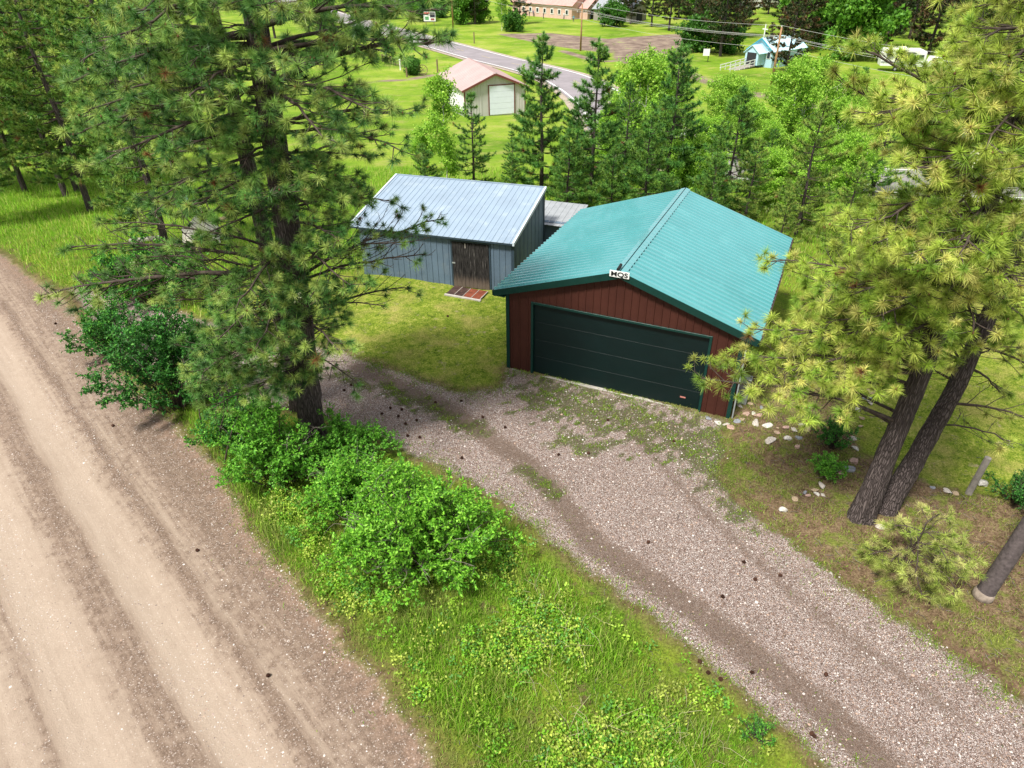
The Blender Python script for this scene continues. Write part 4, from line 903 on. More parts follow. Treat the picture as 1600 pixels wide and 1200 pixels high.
for sx in (1.2, 3.15):
    for i in range(6):
        y_ = -2.2-i*1.2; zb = -.5*(i*1.2)/6.5; MB().box(sx, y_-.05, zb-.1, sx+.09, y_+.05, zb+.95).build('baluster', M['white'], rampe)
    for hh in (.5, .92): MB().bar((sx+.045, -2.1, hh), (sx+.045, -8.4, hh-.48), .07, .09).build('handrail', M['white'], rampe)
# notice board left of the chapel
p = at(1102, 97); nb = empty('notice_board', (p[0], p[1], tz(p[0], p[1])), -.2, 'blank white notice board on a post left of the chapel', 'sign'); MB().box(-.55, 0, 1.0, .55, .08, 2.1).build('board', M['white'], nb); MB().box(.35, .09, 0, .47, .2, 1.9).build('post', M['black'], nb)
# pink hall far behind
p = at(893, 31); hall = gable('pink_hall', (p[0], p[1], tz(p[0], p[1])), .75, 9, 24, 3.6, 3.0, .5, M['pink'], M['pinkroof'], M['pinkroof'], 'long pink walled hall with row of white windows beyond the far lawn', 'building')
for i in range(7):
    y0 = 1.2+i*2.9; f_ = link('window', MB().box(-.1, y0, 1.0, -.02, y0+1.2, 2.4).mesh('w', M['white']), hall); MB().box(-.13, y0+.2, 1.2, -.105, y0+1.0, 2.2).build('pane', M['glass'], f_)
MB().prism([(3, 0), (8, 0), (8, 2.8), (5.5, 4.4), (3, 2.8)], -3.2, -.02).build('porch', M['pink'], hall)
for sd_ in (-1, 1):
    a0 = np.array([5.5+sd_*3, -3.6, 2.6]); a1 = np.array([5.5, -3.6, 4.6]); t = np.array([0, 3.55, 0]); u3 = np.array([0, 0, .15]); MB().hexa([a0, a1, a1+u3, a0+u3], [a0+t, a1+t, a1+u3+t, a0+u3+t]).build('porch_roof', M['pinkroof'], hall)
for x0 in (4.2, 5.7): MB().box(x0, -3.28, 0, x0+1.1, -3.21, 2.4).build('door', M['darkin'], hall)
MB().box(9.02, 1.5, -.2, 19, 7, 3.4).build('wing', M['pink'], hall); MB().prism([(9.0, 3.4), (19.4, 3.4), (19.4, 3.6), (9.0, 4.6)], 1.0, 7.5).build('wing_roof', M['pinkroof'], hall)
# white farm house, upper left
p = at(612, 14); fh = gable('farm_house', (p[0], p[1], tz(p[0], p[1])), .3, 9, 12, 3, 2.5, .5, M['beige'], M['greywood'], M['white'], 'pale farm house at the top of the view behind trees', 'house')
for x0 in (1.2, 6): 
    f_ = link('window', MB().box(x0, -.1, 1, x0+1.4, -.02, 2.2).mesh('w', M['white']), fh); MB().box(x0+.15, -.13, 1.15, x0+1.25, -.105, 2.05).build('pane', M['glass'], fh if False else f_)
p = at(692, 18); dk = empty('timber_deck', (p[0], p[1], tz(p[0], p[1])), .1, 'dark brown timber deck and railings among trees at the top', 'deck')
MB().box(-5, 0, .6, 5, 4, .8).build('floor', M['wood'], dk)
for i in range(9): MB().box(-5+i*1.22, -.1, 0, -4.85+i*1.22, -.01, 1.8).build('post', M['wood'], dk)
for z_ in (1.2, 1.7): MB().box(-5, -.16, z_, 5, -.105, z_+.12).build('rail', M['wood'], dk)
# house behind trees, top right of centre
p = at(1180, 12); h3 = gable('white_house', (p[0]+2, p[1], tz(p[0], p[1])), .5, 8, 11, 3, 2.2, .4, M['white'], M['beige'], M['white'], 'white house almost hidden by dark trees above the chapel', 'house')
f_ = link('window', MB().box(2, -.1, 1, 3.4, -.02, 2.2).mesh('w', M['white']), h3); MB().box(2.15, -.13, 1.15, 3.25, -.105, 2.05).build('pane', M['glass'], f_)
p = at(1035, 42); h4 = gable('grey_barn', (p[0]-6, p[1]+12, tz(p[0], p[1])), .9, 8, 12, 2.8, 2.2, .4, M['greywood'], M['galv'], M['greywood'], 'low grey barn half hidden behind the roadside trees', 'barn')
MB().box(2.5, -.1, 0, 5.5, -.03, 2.5).build('door', M['darkin'], h4)

# ------------------------------------------------------------------ power poles and wires
def hgt(P, v): return top_h(P, v)
P1 = at(1205, 133); P2 = at(907, 80); P3 = at(708, 44); dirw = unit((P2-P1)[:2])
P0 = np.array([P1[0]-dirw[0]*46, P1[1]-dirw[1]*46, 0]); P0[2] = tz(P0[0], P0[1])
P4 = P3+(P3-P2); P4[2] = tz(P4[0], P4[1])
ppx = []
for i, (P, lab) in enumerate(((P0, None), (P1, 'tall brown wooden power pole with crossarm in front of the chapel'), (P2, 'slim wooden power pole in the grass beyond the grey highway'), (P3, 'distant wooden power pole by the trees at top left of centre'), (P4, None))):
    e = empty('power_pole', P, math.atan2(dirw[1], dirw[0])+math.pi/2, lab or ('power pole outside the view to the right' if i == 0 else 'power pole beyond the trees far left'), 'power pole', 'power poles along the highway')
    H = (top_h(P, 38+(proj(P+[0, 0, 7])[0]-1218)*.125) if i == 0 else top_h(P, 40) if i == 1 else top_h(P, 4) if i == 2 else 11.5)-.2
    MB().cyl((0, 0, -.3), (0, 0, H), .19, .12, 10).build('pole', M['polewood'], e, smooth=True)
    MB().box(-1.1, -.16, H-1.5, 1.1, -.06 if False else -.125, H-1.36).build('crossarm', M['greywood'], e)
    for xx in (-1.0, -.35, 1.0): MB().cyl((xx, -.14, H-1.36), (xx, -.14, H-1.15), .05, .07, 8).build('insulator', M['white'], e)
    MB().cyl((0, 0, H), (0, 0, H+.2), .05, .06, 8).build('insulator', M['white'], e)
    ca = e.rotation_euler[2]; ax = np.array([math.cos(ca), math.sin(ca), 0])
    ppx.append([P+[0, 0, H+.2], P+ax*-1.0+[0, 0, H-1.15], P+ax*-.35+[0, 0, H-1.15], P+ax*1.0+[0, 0, H-1.15], P+[0, 0, H-2.6]])
for k in range(5):
    w = Wood()
    for a, b_ in zip(ppx[:-1], ppx[1:]):
        t = np.linspace(0, 1, 14)[:, None]; C = a[k]*(1-t)+b_[k]*t; C[:, 2] -= (1-(2*t[:, 0]-1)**2)*.7; w.tube(C, .016, 4)
    o = w.build('power_line', M['wire']); tag(o, ['uppermost cable running between the power pole tops', 'pale cable on the crossarm end nearest the sheds', 'pale cable on the crossarm, middle one of the three', 'pale cable on the crossarm end farthest from the sheds', 'lowest thicker cable strung below the crossarms of the power poles'][k], 'cable', 'cables between the power poles')

# ------------------------------------------------------------------ rail fence, sign, trailer, people, bins
p0, p1 = at(598, 97), at(654, 113); fe = empty('rail_fence', p0, math.atan2(*(p1-p0)[1::-1]), 'dark wooden rail fence with an old wheel, left of the beige shed', 'fence'); Lf = np.linalg.norm((p1-p0)[:2]); n_ = 8
dz_ = (p1[2]-p0[2])/Lf
for i in range(n_+1):
    x_ = Lf*i/n_; MB().box(x_-.09, -.09, x_*dz_-.3, x_+.09, .09, x_*dz_+1.35).build('post', M['wood'], fe)
    if i < n_:
        for z_ in (.35, .75, 1.15): MB().bar((x_, -.11, x_*dz_+z_), (x_+Lf/n_-.01, -.11, (x_+Lf/n_)*dz_+z_), .05, .14).build('rail', M['wood'], fe)
p = at(661, 118); e = empty('wagon_wheel', (p[0], p[1], tz(p[0], p[1])), .1, 'old spoked wagon wheel leaning at the end of the rail fence', 'wheel')
tw = Wood(); a_ = np.linspace(0, 2*np.pi, 25); tw.tube(np.stack([np.cos(a_)*.75, 0*a_, .8+np.sin(a_)*.75], -1), .06, 6); tw.build('rim', M['wood'], e)
for i in range(8): MB().bar((0, 0, .8), (math.cos(i*.785)*.74, 0, .8+math.sin(i*.785)*.74), .05, .05, (0, 1, 0)).build('spoke', M['wood'], e)
p = at(626, 110); e = empty('white_hydrant', (p[0], p[1], tz(p[0], p[1])), 0, 'white standpipe standing beside the dark rail fence', 'standpipe'); MB().cyl((0, 0, 0), (0, 0, 1.5), .14, .12, 10).build('pipe', M['white'], e); MB().cyl((0, 0, 1.5), (0, 0, 1.8), .2, .1, 10).build('cap', M['white'], e)
for i, (u, v) in enumerate(((684, 116), (741, 68), (636, 121))):
    p = at(u, v); o = MB().cyl((0, 0, -.2), (0, 0, 2.2 if i < 2 else 1.4), .13, .12, 8).build('field_post', M['wood']); o.location = (p[0], p[1], tz(p[0], p[1])); tag(o, ['lone dark post in the grass just left of the beige shed roof', 'lone dark post in the field beyond the highway bend', 'short dark post before the wooden rail fence'][i], 'post')
p = at(672, 40); e = empty('roadside_sign', (p[0], p[1], tz(p[0], p[1])), -.15, 'white roadside billboard with red and dark panels beyond the highway', 'sign')
for x_ in (-1.1, 1.1): MB().box(x_-.08, 0, 0, x_+.08, .1, 1.4).build('post', M['wood'], e)
MB().box(-1.6, -.06, 1.0, 1.6, .06, 3.2).build('board', M['white'], e)
for x0, z0, x1, z1, c_ in ((-1.5, 2.75, .1, 3.1, (.5, .06, .05)), (.15, 1.9, 1.5, 2.6, (.03, .03, .05)), (.15, 2.65, 1.5, 3.1, (.12, .12, .13)), (-1.2, 1.3, -.2, 2.1, (.1, .3, .12)), (.3, 1.2, 1.3, 1.7, (.3, .08, .08))): MB().box(x0, -.075, z0, x1, -.062, z1).build('print', simple('print', c_), e)
# camping trailer
p = at(1407, 112); e = empty('camper_trailer', (p[0], p[1], tz(p[0], p[1])), -.25, 'white camper trailer parked under trees right of the chapel', 'trailer')
m = MB(); m.prism([(-3.2, .75), (3.0, .75), (3.2, 1.5), (3.1, 2.9), (2.4, 3.15), (-3.0, 3.15), (-3.3, 2.6)], 0, 2.3); m.build('body', M['white'], e, .05)
for x0, w_ in ((-2.6, 1.0), (.1, 1.1), (1.6, 1.2)): f_ = link('window', MB().box(x0, -.05, 1.8, x0+w_, -.01, 2.5).mesh('w', M['galv']), e); MB().box(x0+.07, -.07, 1.87, x0+w_-.07, -.052, 2.43).build('pane', M['glass'], f_)
MB().box(-1.2, -.05, .9, -.4, -.01, 2.7).build('door', M['galv'], e); MB().box(-1.4, -1.6, 2.75, 1.3, -.02, 2.82).build('awning', M['darkin'], e); MB().box(-3.2, -.03, 1.2, -1.25, -.004, 1.45).build('stripe', M['galv'], e); MB().bar((3.2, 1.15, .8), (4.6, 1.15, .6), .15, .12).build('hitch', M['black'], e); MB().box(-.9, .4, 3.16, .1, 1.4, 3.45).build('roof_unit', M['white'], e)
for x_ in (-.9, .1):
    w_ = link('wheel', MB().cyl((x_, -.03, .36), (x_, .2, .36), .36, .36, 16).mesh('tyre', M['black']), e); MB().cyl((x_, -.045, .36), (x_, -.032, .36), .18, .18, 12).build('rim', M['galv'], w_)
p = at(1437, 108); e = empty('pickup_truck', (p[0], p[1], tz(p[0], p[1])), -.2, 'white pickup truck parked at the right end of the camper trailer', 'truck')
m = MB(); m.prism([(-.4, .5), (4.6, .5), (4.65, 1.05), (3.4, 1.15), (2.8, 1.75), (1.4, 1.78), (1.2, 1.15), (-.4, 1.1)], 0, 1.8); m.build('body', M['white'], e, .06); MB().prism([(1.45, 1.2), (3.2, 1.2), (2.75, 1.68), (1.5, 1.68)], -.015, -.003).build('window', M['glass'], e)
for x_ in (.5, 3.7): w_ = link('wheel', MB().cyl((x_, -.03, .38), (x_, .2, .38), .38, .38, 16).mesh('tyre', M['black']), e); MB().cyl((x_, -.045, .38), (x_, -.032, .38), .2, .2, 12).build('rim', M['galv'], w_)

def person_mesh(step_):
    me = bpy.data.meshes.new('person'); s_ = step_
    V = [(0, 0, .95), (0, .0, 1.2), (0, 0, 1.42), (0, 0, 1.52), (0, -.01, 1.62), (0, -.01, 1.72), (-.19, 0, 1.40), (-.25, .03, 1.12), (-.23, -.12*s_, .88), (.19, 0, 1.40), (.25, -.03, 1.12), (.23, .12*s_, .88),
         (-.1, 0, .88), (-.11, -.1*s_, .5), (-.11, .05*s_, .08), (-.11, -.1+.05*s_, .04), (.1, 0, .88), (.11, .1*s_, .5), (.11, .12*s_, .08), (.11, -.03+.12*s_, .04)]
    E_ = [(0, 1), (1, 2), (2, 3), (3, 4), (4, 5), (2, 6), (6, 7), (7, 8), (2, 9), (9, 10), (10, 11), (0, 12), (12, 13), (13, 14), (14, 15), (0, 16), (16, 17), (17, 18), (18, 19)]
    rr = [.14, .14, .13, .055, .1, .08, .07, .045, .035, .07, .045, .035, .1, .065, .045, .04, .1, .065, .045, .04]
    me.from_pydata(V, E_, []); o = bpy.data.objects.new('p', me); COL.objects.link(o); mo = o.modifiers.new('skin', 'SKIN')
    for i, r in enumerate(rr): me.skin_vertices[0].data[i].radius = (r, r*.8 if i < 3 else r)
    me.skin_vertices[0].data[0].use_root = True; su = o.modifiers.new('sub', 'SUBSURF'); su.levels = 1
    out = bpy.data.meshes.new_from_object(o.evaluated_get(bpy.context.evaluated_depsgraph_get())); bpy.data.objects.remove(o); return out
bodies = [person_mesh(s_) for s_ in (0, 1, -1)]
shirts = [(.03, .05, .15), (.6, .6, .62), (.03, .03, .04), (.35, .05, .05), (.1, .3, .4)]
def dress(me, shirt, trousers):
    c = me.copy(); c.materials.clear(); c.materials.append(shirt); c.materials.append(trousers); c.materials.append(M['skin']); c.materials.append(M['black'])
    for p_ in c.polygons:
        z = p_.center.z; x_ = abs(p_.center.x); p_.material_index = 3 if z > 1.68 else 2 if z > 1.5 or (z < .92 and x_ > .19) else 0 if z > .92 else 1
    return c
ppl = [(822, 26, 'person in dark clothes standing leftmost on the far lawn'), (827, 28, 'person in dark clothes second from left on the far lawn'), (833, 26, 'person in blue shirt third from left on the far lawn'), (841, 25, 'person in red top in the middle of the far lawn group'), (849, 30, 'person in dark top standing nearest on the far lawn'), (881, 30, 'person in pale clothes alone near the pink hall windows'), (896, 35, 'person in teal shirt walking before the pink hall'), (922, 31, 'person in dark clothes at the pink hall porch'), (926, 29, 'person in pale shirt right of the porch of the pink hall')]
for i, (u, v, lab) in enumerate(ppl):
    p = at(u, v); c_ = [2, 2, 0, 3, 2, 1, 4, 2, 1][i]; me = dress(bodies[i % 3], simple('shirt', shirts[c_]), simple('trousers', (.04, .05, .09)))
    o = link('person', me); o.location = (p[0], p[1], tz(p[0], p[1])); o.rotation_euler = (0, 0, i*1.1); tag(o, lab, 'person', 'people on the lawn by the pink hall')
# ------------------------------------------------------------------ the big left pine (two stems) and the twin trunk pine on the right
def vert_stem(P, H, dx=0, dy=0, n=6): return [(P[0]+dx*t+.06*math.sin(t*5), P[1]+dy*t, P[2]-.1+(H+.1)*t) for t in np.linspace(0, 1, n)]
rl = np.random.default_rng(11)
bl = at(490, 690); trA = (vert_stem(bl, 15, .95, -.2), [.31, .29, .26, .22, .15, .05])
bl2 = np.array([bl[0]-.75, bl[1]+1.5, 0]); trB = (vert_stem(bl2, 14, -.1, .3), [.22, .2, .18, .15, .1, .04])
PL = np.array([(100, 0), (685, 0), (690, 60), (670, 95), (600, 120), (650, 180), (665, 235), (700, 270), (640, 280), (590, 330), (560, 400), (540, 470), (560, 540), (520, 590), (470, 640), (400, 620), (300, 610), (285, 570), (330, 500), (420, 450), (400, 400), (300, 330), (130, 290), (95, 200), (60, 90)])
axA = lambda z: np.array([np.interp(z, [0, 15], [bl[0], bl[0]+.95]), np.interp(z, [0, 15], [bl[1], bl[1]-.2]), z])
tgt = crown_targets(PL, 112, rl, axA, 14.3, 2.7)
tgt += crown_targets(np.array([(110, 180), (300, 120), (640, 150), (660, 300), (560, 360), (420, 440), (250, 340), (130, 290)]), 28, rl, axA, 14.1, 2.7)+crown_targets(np.array([(300, 430), (430, 420), (540, 470), (540, 570), (470, 620), (300, 600)]), 18, rl, axA, 13.6, 2.0)
for a in np.arange(0, 6.2, .52):   # crown carried on above the frame
    for z_ in (11.5, 12.6, 13.8): tgt.append(axA(z_)+np.array([math.cos(a+z_), math.sin(a+z_), .05])*(2.9-(z_-11)*.6))
ex = [(4.6, pt(60, 462, 13.0), .075, .35, .3, 0), (4.9, pt(110, 385, 14.0), .05, .45, .3, 0), (3.4, pt(330, 520, 12.6), .04, .75, .3, 0), (3.6, pt(395, 490, 12.8), .035, .8, .3, 0),
      (3.6, pt(640, 450, 14.6), .04, .6, .35, 0), (4.6, pt(690, 345, 15.0), .045, .7, .32, 0), (4.5, pt(660, 400, 14.0), .04, .7, .3, 0), (2.8, pt(560, 600, 13.6), .03, .85, .3, 0), (8.6, pt(690, 66, 13.4), .07, .2, .3, 0), (9.6, pt(680, 20, 13.8), .06, .3, .3, 0),
      (4.0, pt(150, 430, 14.2), .035, .8, .34, 0), (4.6, pt(230, 400, 13.2), .03, .8, .36, 0), (3.7, pt(260, 470, 12.8), .03, .8, .36, 0), (5.2, pt(180, 350, 13.8), .035, .7, .34, 0), (3.1, pt(340, 560, 12.4), .025, .9, .4, 0), (3.9, pt(600, 480, 13.4), .03, .8, .36, 0), (4.9, pt(640, 380, 13.4), .03, .6, .36, 0), (2.5, pt(310, 600, 12.6), .03, 0., .5, 0), (2.0, pt(350, 590, 13.2), .03, 0., .5, 0), (3.4, pt(330, 470, 13.2), .03, 0., .5, 0), (3.6, pt(390, 440, 12.9), .03, 0., .5, 0), (2.9, pt(380, 520, 12.9), .03, 0., .5, 0), (3.9, pt(450, 400, 12.8), .03, 0., .5, 0), (4.4, pt(500, 390, 12.9), .03, 0., .5, 0), (2.4, pt(500, 560, 13.0), .03, 0., .5, 0), (3.3, pt(530, 470, 13.4), .03, 0., .5, 0), (2.9, pt(300, 545, 12.4), .04, 0., .42, 0), (2.3, pt(400, 610, 12.6), .035, 0., .42, 0), (2.2, pt(330, 640, 12.2), .03, 0., .4, 0), (2.6, pt(360, 560, 12.2), .035, 0., .42, 0), (3.0, pt(430, 560, 12.6), .035, 0., .42, 0), (3.2, pt(480, 470, 12.6), .04, 0, .42, 0), (2.6, pt(450, 590, 12.9), .03, 0, .42, 0)]
nA = near_pine('ponderosa_pine', [trA, trB], tgt, ex, 'very large pine with dark plated trunk growing among bushes between road and driveway', rl, PAL_L, k=86, w=.0092, step=.18, lichen=110)[1]

rr_ = np.random.default_rng(23)
br = at(1343, 812); t1 = [(br[0], br[1], -.1), (br[0]+.1, br[1]+.05, 1.6), (br[0]+.22, br[1]+.1, 3.4), (br[0]+.3, br[1]+.1, 5.4), (br[0]+.4, br[1]+.2, 8), (br[0]+.5, br[1]+.2, 11.5)]
b2 = at(1378, 800); t2 = [(b2[0], b2[1], -.1), (b2[0]+.36, b2[1]+.1, 1.5), (b2[0]+.72, b2[1]+.25, 3.2), (b2[0]+1.0, b2[1]+.5, 5.4), (b2[0]+1.2, b2[1]+.8, 8), (b2[0]+1.3, b2[1]+1., 11)]
trR1 = (t1, [.27, .205, .18, .145, .1, .04]); trR2 = (t2, [.25, .195, .165, .13, .09, .04])
PR = np.array([(1310, 95), (1345, 60), (1400, 60), (1430, 0), (1600, 0), (1660, 100), (1660, 560), (1560, 580), (1500, 560), (1440, 540), (1400, 570), (1290, 585), (1200, 600), (1110, 600), (1120, 560), (1190, 530), (1230, 470), (1215, 410), (1270, 380), (1270, 330), (1310, 280), (1330, 200)])
axR = lambda z: np.array([np.interp(z, [0, 3.4, 11], [br[0], br[0]+.3, br[0]+.6]), br[1]+.2, z])
tgtR = crown_targets(PR, 88, rr_, axR, 11.3, 2.6)
tgtR += crown_targets(np.array([(1290, 420), (1500, 400), (1660, 470), (1600, 560), (1440, 560), (1350, 590), (1220, 600), (1190, 545)]), 34, rr_, axR, 11.0, 2.0)+crown_targets(np.array([(1300, 180), (1600, 60), (1660, 400), (1250, 420)]), 14, rr_, axR, 11.2, 2.4)
for a in np.arange(0, 6.2, .6):
    for z_ in (10.2, 11.): tgtR.append(axR(z_)+np.array([math.cos(a+z_), math.sin(a+z_), .05])*(2.2-(z_-10)*.8))
exR = [(2.6, pt(1095, 596, 10.9), .04, 0., .3, 0), (3.9, pt(1150, 565, 11.4), .035, 0., .34, 0), (3.3, pt(1200, 590, 11.0), .03, 0., .34, 0), (4.6, pt(1215, 530, 11.6), .03, 0, .3, 0), (4.0, pt(1175, 512, 11.8), .035, .2, .2, 0), (5.2, pt(1200, 405, 12.5), .035, .2, .2, 0), (5.0, pt(1255, 470, 12.2), .04, 0, .3, 0), (4.4, pt(1250, 430, 12.4), .04, 0, .3, 0),
       (2.8, pt(1610, 655, 10.8), .035, .85, .36, 1), (4.1, pt(1640, 590, 11.2), .03, .8, .34, 1), (2.3, pt(1580, 690, 11.6), .025, .85, .34, 1), (3.6, pt(1560, 610, 12.4), .03, .8, .34, 1), (2.5, pt(1260, 610, 12.2), .035, .8, .3, 0),
       (8.0, pt(1325, 75, 11.5), .04, .1, .2, 0), (6.4, pt(1320, 130, 11.8), .04, .1, .25, 0)]
nR = near_pine('ponderosa_pine', [trR1, trR2], tgtR, exR, 'yellow green pine with twin leaning trunks growing right of the garage', rr_, PAL_R, k=86, w=.0092, step=.17, lichen=90)[1]
# low pine bough / sapling before the twin trunks
rs_ = np.random.default_rng(5); ps_ = at(1402, 892); root = empty('pine_sapling', (ps_[0], ps_[1], G(ps_[0], ps_[1])), 0, 'pale yellow green pine sapling in front of the twin trunks', 'tree')
wd = Wood(); tips = []; Pm = np.array([[0, 0, -.05], [-.05, -.1, .5], [.0, -.2, 1.0], [-.03, -.25, 1.5]]); wd.tube(Pm, [.03, .025, .02, .01], 6)
for i in range(15):
    z_ = .2+i*.085; a = i*2.3; L = 1.0*(1-.3*i/15)*rs_.uniform(.7, 1.1); c = np.array([0, -.12*z_, z_]); limb(wd, tips, c, c+np.array([math.cos(a)*L, math.sin(a)*L-.15, -.1+.1*rs_.random()]), rs_, .013, .1, .16, .2, .34, .14)
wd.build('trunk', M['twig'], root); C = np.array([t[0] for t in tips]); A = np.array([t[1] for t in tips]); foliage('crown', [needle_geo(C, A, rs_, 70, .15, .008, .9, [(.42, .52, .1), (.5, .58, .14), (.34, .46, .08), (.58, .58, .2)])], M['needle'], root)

# ------------------------------------------------------------------ pines of the middle distance
rm_ = np.random.default_rng(31)
kinds = dict(slim=pine_proto(8, 2.15, .7, rm_, PAL_M, .42, 34, .032, .26, dense=1.5), wide=pine_proto(7, 2.5, .5, rm_, PAL_M+PAL_MY[:2], .4, 34, .032, .26, dense=1.4), small=pine_proto(5, 1.45, .7, rm_, PAL_M, .4, 30, .024, .2, dense=1.2), tall=pine_proto(13, 3.0, 2.0, rm_, PAL_MY+PAL_M[1:3], .45, 34, .03, .24, sweep=.2, taper=.7, trunk_r=.17, tstep=.42), yellow=pine_proto(7, 2.2, .8, rm_, PAL_MY, .42, 34, .026, .22, dense=1.4),
             brushy=pine_proto(8, 2.3, .7, rm_, PAL_M+PAL_MY[:1], .42, 34, .028, .22, gaps=.05, dense=1.4))
bases = dict(slim=8, wide=7, small=5, tall=13, yellow=7, brushy=8); usedk = set()
mid = [('brushy', 905, 150, 38, 'dark pine overlapping the left side of the second tall pine'), ('brushy', 1040, 150, 39, 'dark pine just behind the spiky ridge pine'), ('yellow', 1185, 215, 31, 'olive pine above the right slope of the green roof'), ('wide', 960, 230, 31.5, 'bushy pine touching the left slope of the green roof'), ('wide', 800, 240, 36, 'low bushy pine left of the first tall pine'), ('yellow', 1270, 260, 30, 'yellow green pine filling the gap right of the green roof'), ('slim', 848, 50, 37.5, 'tall dark pine rising behind the right end of the blue shed roof'), ('slim', 935, 60, 35, 'tall dark pine rising behind the left eave of the green roof'), ('slim', 1063, 68, 36, 'tall spiky dark pine directly behind the ridge of the green roof'), ('wide', 1018, 175, 31, 'young bushy pine close behind the ridge of the green roof'), ('small', 736, 145, 39, 'small thin pine behind the middle of the blue shed roof'),
       ('wide', 1160, 135, 33, 'bushy dark pine behind the right half of the green roof'), ('yellow', 1285, 155, 28.5, 'olive green pine between the green roof and the twin trunk pine'), ('brushy', 985, 125, 40, 'dark pine standing between two taller pines behind the garage'), ('wide', 890, 200, 33, 'low pine with wide skirt behind the gap between shed and garage'), ('yellow', 1345, 250, 26, 'yellowish pine close behind the twin trunk pine'),
       ('wide', 1120, 240, 29.5, 'short pine touching the back edge of the green roof'), ('yellow', 1232, 300, 25.5, 'low yellow green pine at the right back corner of the garage'), ('brushy', 1210, 200, 37, 'dark pine in the shade between aspens behind the garage'), ('yellow', 1480, 190, 22, 'yellow green pine right of the twin trunks'), ('small', 800, 205, 41, 'small pine beside the blue shed back edge'), ('brushy', 1400, 150, 36, 'dark pine seen through the twin trunk pine'), ('wide', 660, 225, 34, 'pine seen between the large left pine and the slim white aspen'), ('small', 1352, 105, 60, 'small dark conifer in the grass below the camper trailer')]
for i, (kd, u, vt, Yd, lab) in enumerate(mid):
    q = pt(u, 300, Yd); P = np.array([q[0], Yd, tz(q[0], Yd)-.05])
    for _ in range(3): P[0] = pt(u, float(proj(P+[0, 0, top_h(P, vt)*.9])[1]), Yd)[0]
    H = top_h(P, vt); s_ = H/bases[kd]; place(kinds[kd], kd in usedk, P, i*2.1, s_ if s_ < 1 else s_**.6, lab, 'pines in a loose row behind the two sheds', sz=s_); usedk.add(kd)
left = [(263, 397, 'pine with bare lower trunk standing by the white tarp', 1.), (142, 331, 'pine with straight bare trunk third from the left margin', 1.05), (121, 300, 'slender pine trunk standing just behind another at the far left', .95), (104, 308, 'pine with dark trunk second from the left margin', 1.1), (40, 300, 'pine with pale sunlit boughs near the left margin', 1.0), (180, 290, 'pine between the left margin grove and the big left pine', .9), (19, 285, 'leftmost pine of the grove above the dirt road', 1.1), (60, 262, 'pine deep in the left hand grove', 1.0), (215, 262, 'pine behind the big left pine crown', 1.0), (330, 270, 'pine behind the big left pine, right of its trunk foot', .9), (-60, 300, 'pine just outside the left margin', 1.1), (-10, 350, 'pine at the left margin with boughs over the verge', .95)]
for i, (u, v, lab, s_) in enumerate(left):
    P = at(u, v); place(kinds['tall'], 'tall' in usedk, P, i*1.3, s_*.95, lab, 'tall pines in the grove at upper left'); usedk.add('tall')
    P = None

# aspens
ra = np.random.default_rng(41); PAL_A = [(.26, .5, .04), (.34, .6, .06), (.42, .64, .09), (.18, .38, .035)]
asp = broadleaf('aspen_tree', 7, 1.25, 1.6, ra, PAL_A, 9000, .13, .11, clr=.24); asp2 = broadleaf('aspen_tree', 6.5, 2.2, .4, ra, PAL_A, 26000, .15, .13, stems=5, tr=.045, clr=.3); asp3 = broadleaf('aspen_tree', 7.5, 2.8, .5, ra, PAL_A+[(.3, .5, .06)], 32000, .16, .14, stems=6, tr=.05, clr=.34); ua = set()
aspens = [('b', 1272, 205, 36, 'low bright aspen right of the green roof back corner'), ('b', 1350, 215, 35, 'low aspen hidden behind the right pine crown'), ('b', 1210, 235, 34, 'low aspen just above the right end of the green roof'), ('c', 1180, 165, 47, 'lime green aspen between the chapel ramp and the green roof'), ('b', 1045, 130, 49, 'lime green aspen top showing left of the dirt track'), ('c', 1310, 165, 44, 'wide lime aspen right of the power pole foot'), ('b', 1000, 230, 41, 'bright aspen low behind the ridge pines'), ('a', 690, 122, 36.5, 'slim white barked aspen with pale green leaves left of the small pine'), ('c', 1012, 95, 46, 'lime green aspen clump left of the spiky pine'), ('b', 1110, 185, 40, 'bright green aspen clump between two dark pines behind the garage'), ('c', 1150, 128, 52, 'lime green aspen clump below the dirt track'), ('c', 1255, 102, 48, 'large lime green aspen below the power pole'), ('b', 1205, 190, 44, 'aspen clump above the right half of the green roof'), ('b', 1330, 120, 50, 'lime green aspen right of the power pole'), ('b', 960, 170, 47, 'aspen clump behind the tall pines left of the ridge'), ('b', 1300, 215, 38, 'bright aspen behind the olive pine'), ('a', 1228, 260, 33, 'slim aspen leaning over the garage back corner'), ('c', 1560, 150, 40, 'leafy green tree behind the right pine'), ('b', 1480, 130, 52, 'leafy green tree seen through the right pine crown'), ('a', 655, 200, 44, 'slim aspen close behind the large left pine'), ('b', 1075, 215, 36, 'aspen thicket directly behind the garage')]
for i, (kd, u, vt, Yd, lab) in enumerate(aspens):
    pr, b0 = {'a': (asp, 7), 'b': (asp2, 6.5), 'c': (asp3, 7.5)}[kd]; q = pt(u, vt, Yd); P = np.array([q[0], Yd, tz(q[0], Yd)]); H = top_h(P, vt); s_ = H/b0
    place(pr, kd in ua, P, i*1.9, min(s_, 1.25) if kd != 'a' else .8, lab, 'aspens behind the sheds', sz=s_); ua.add(kd)

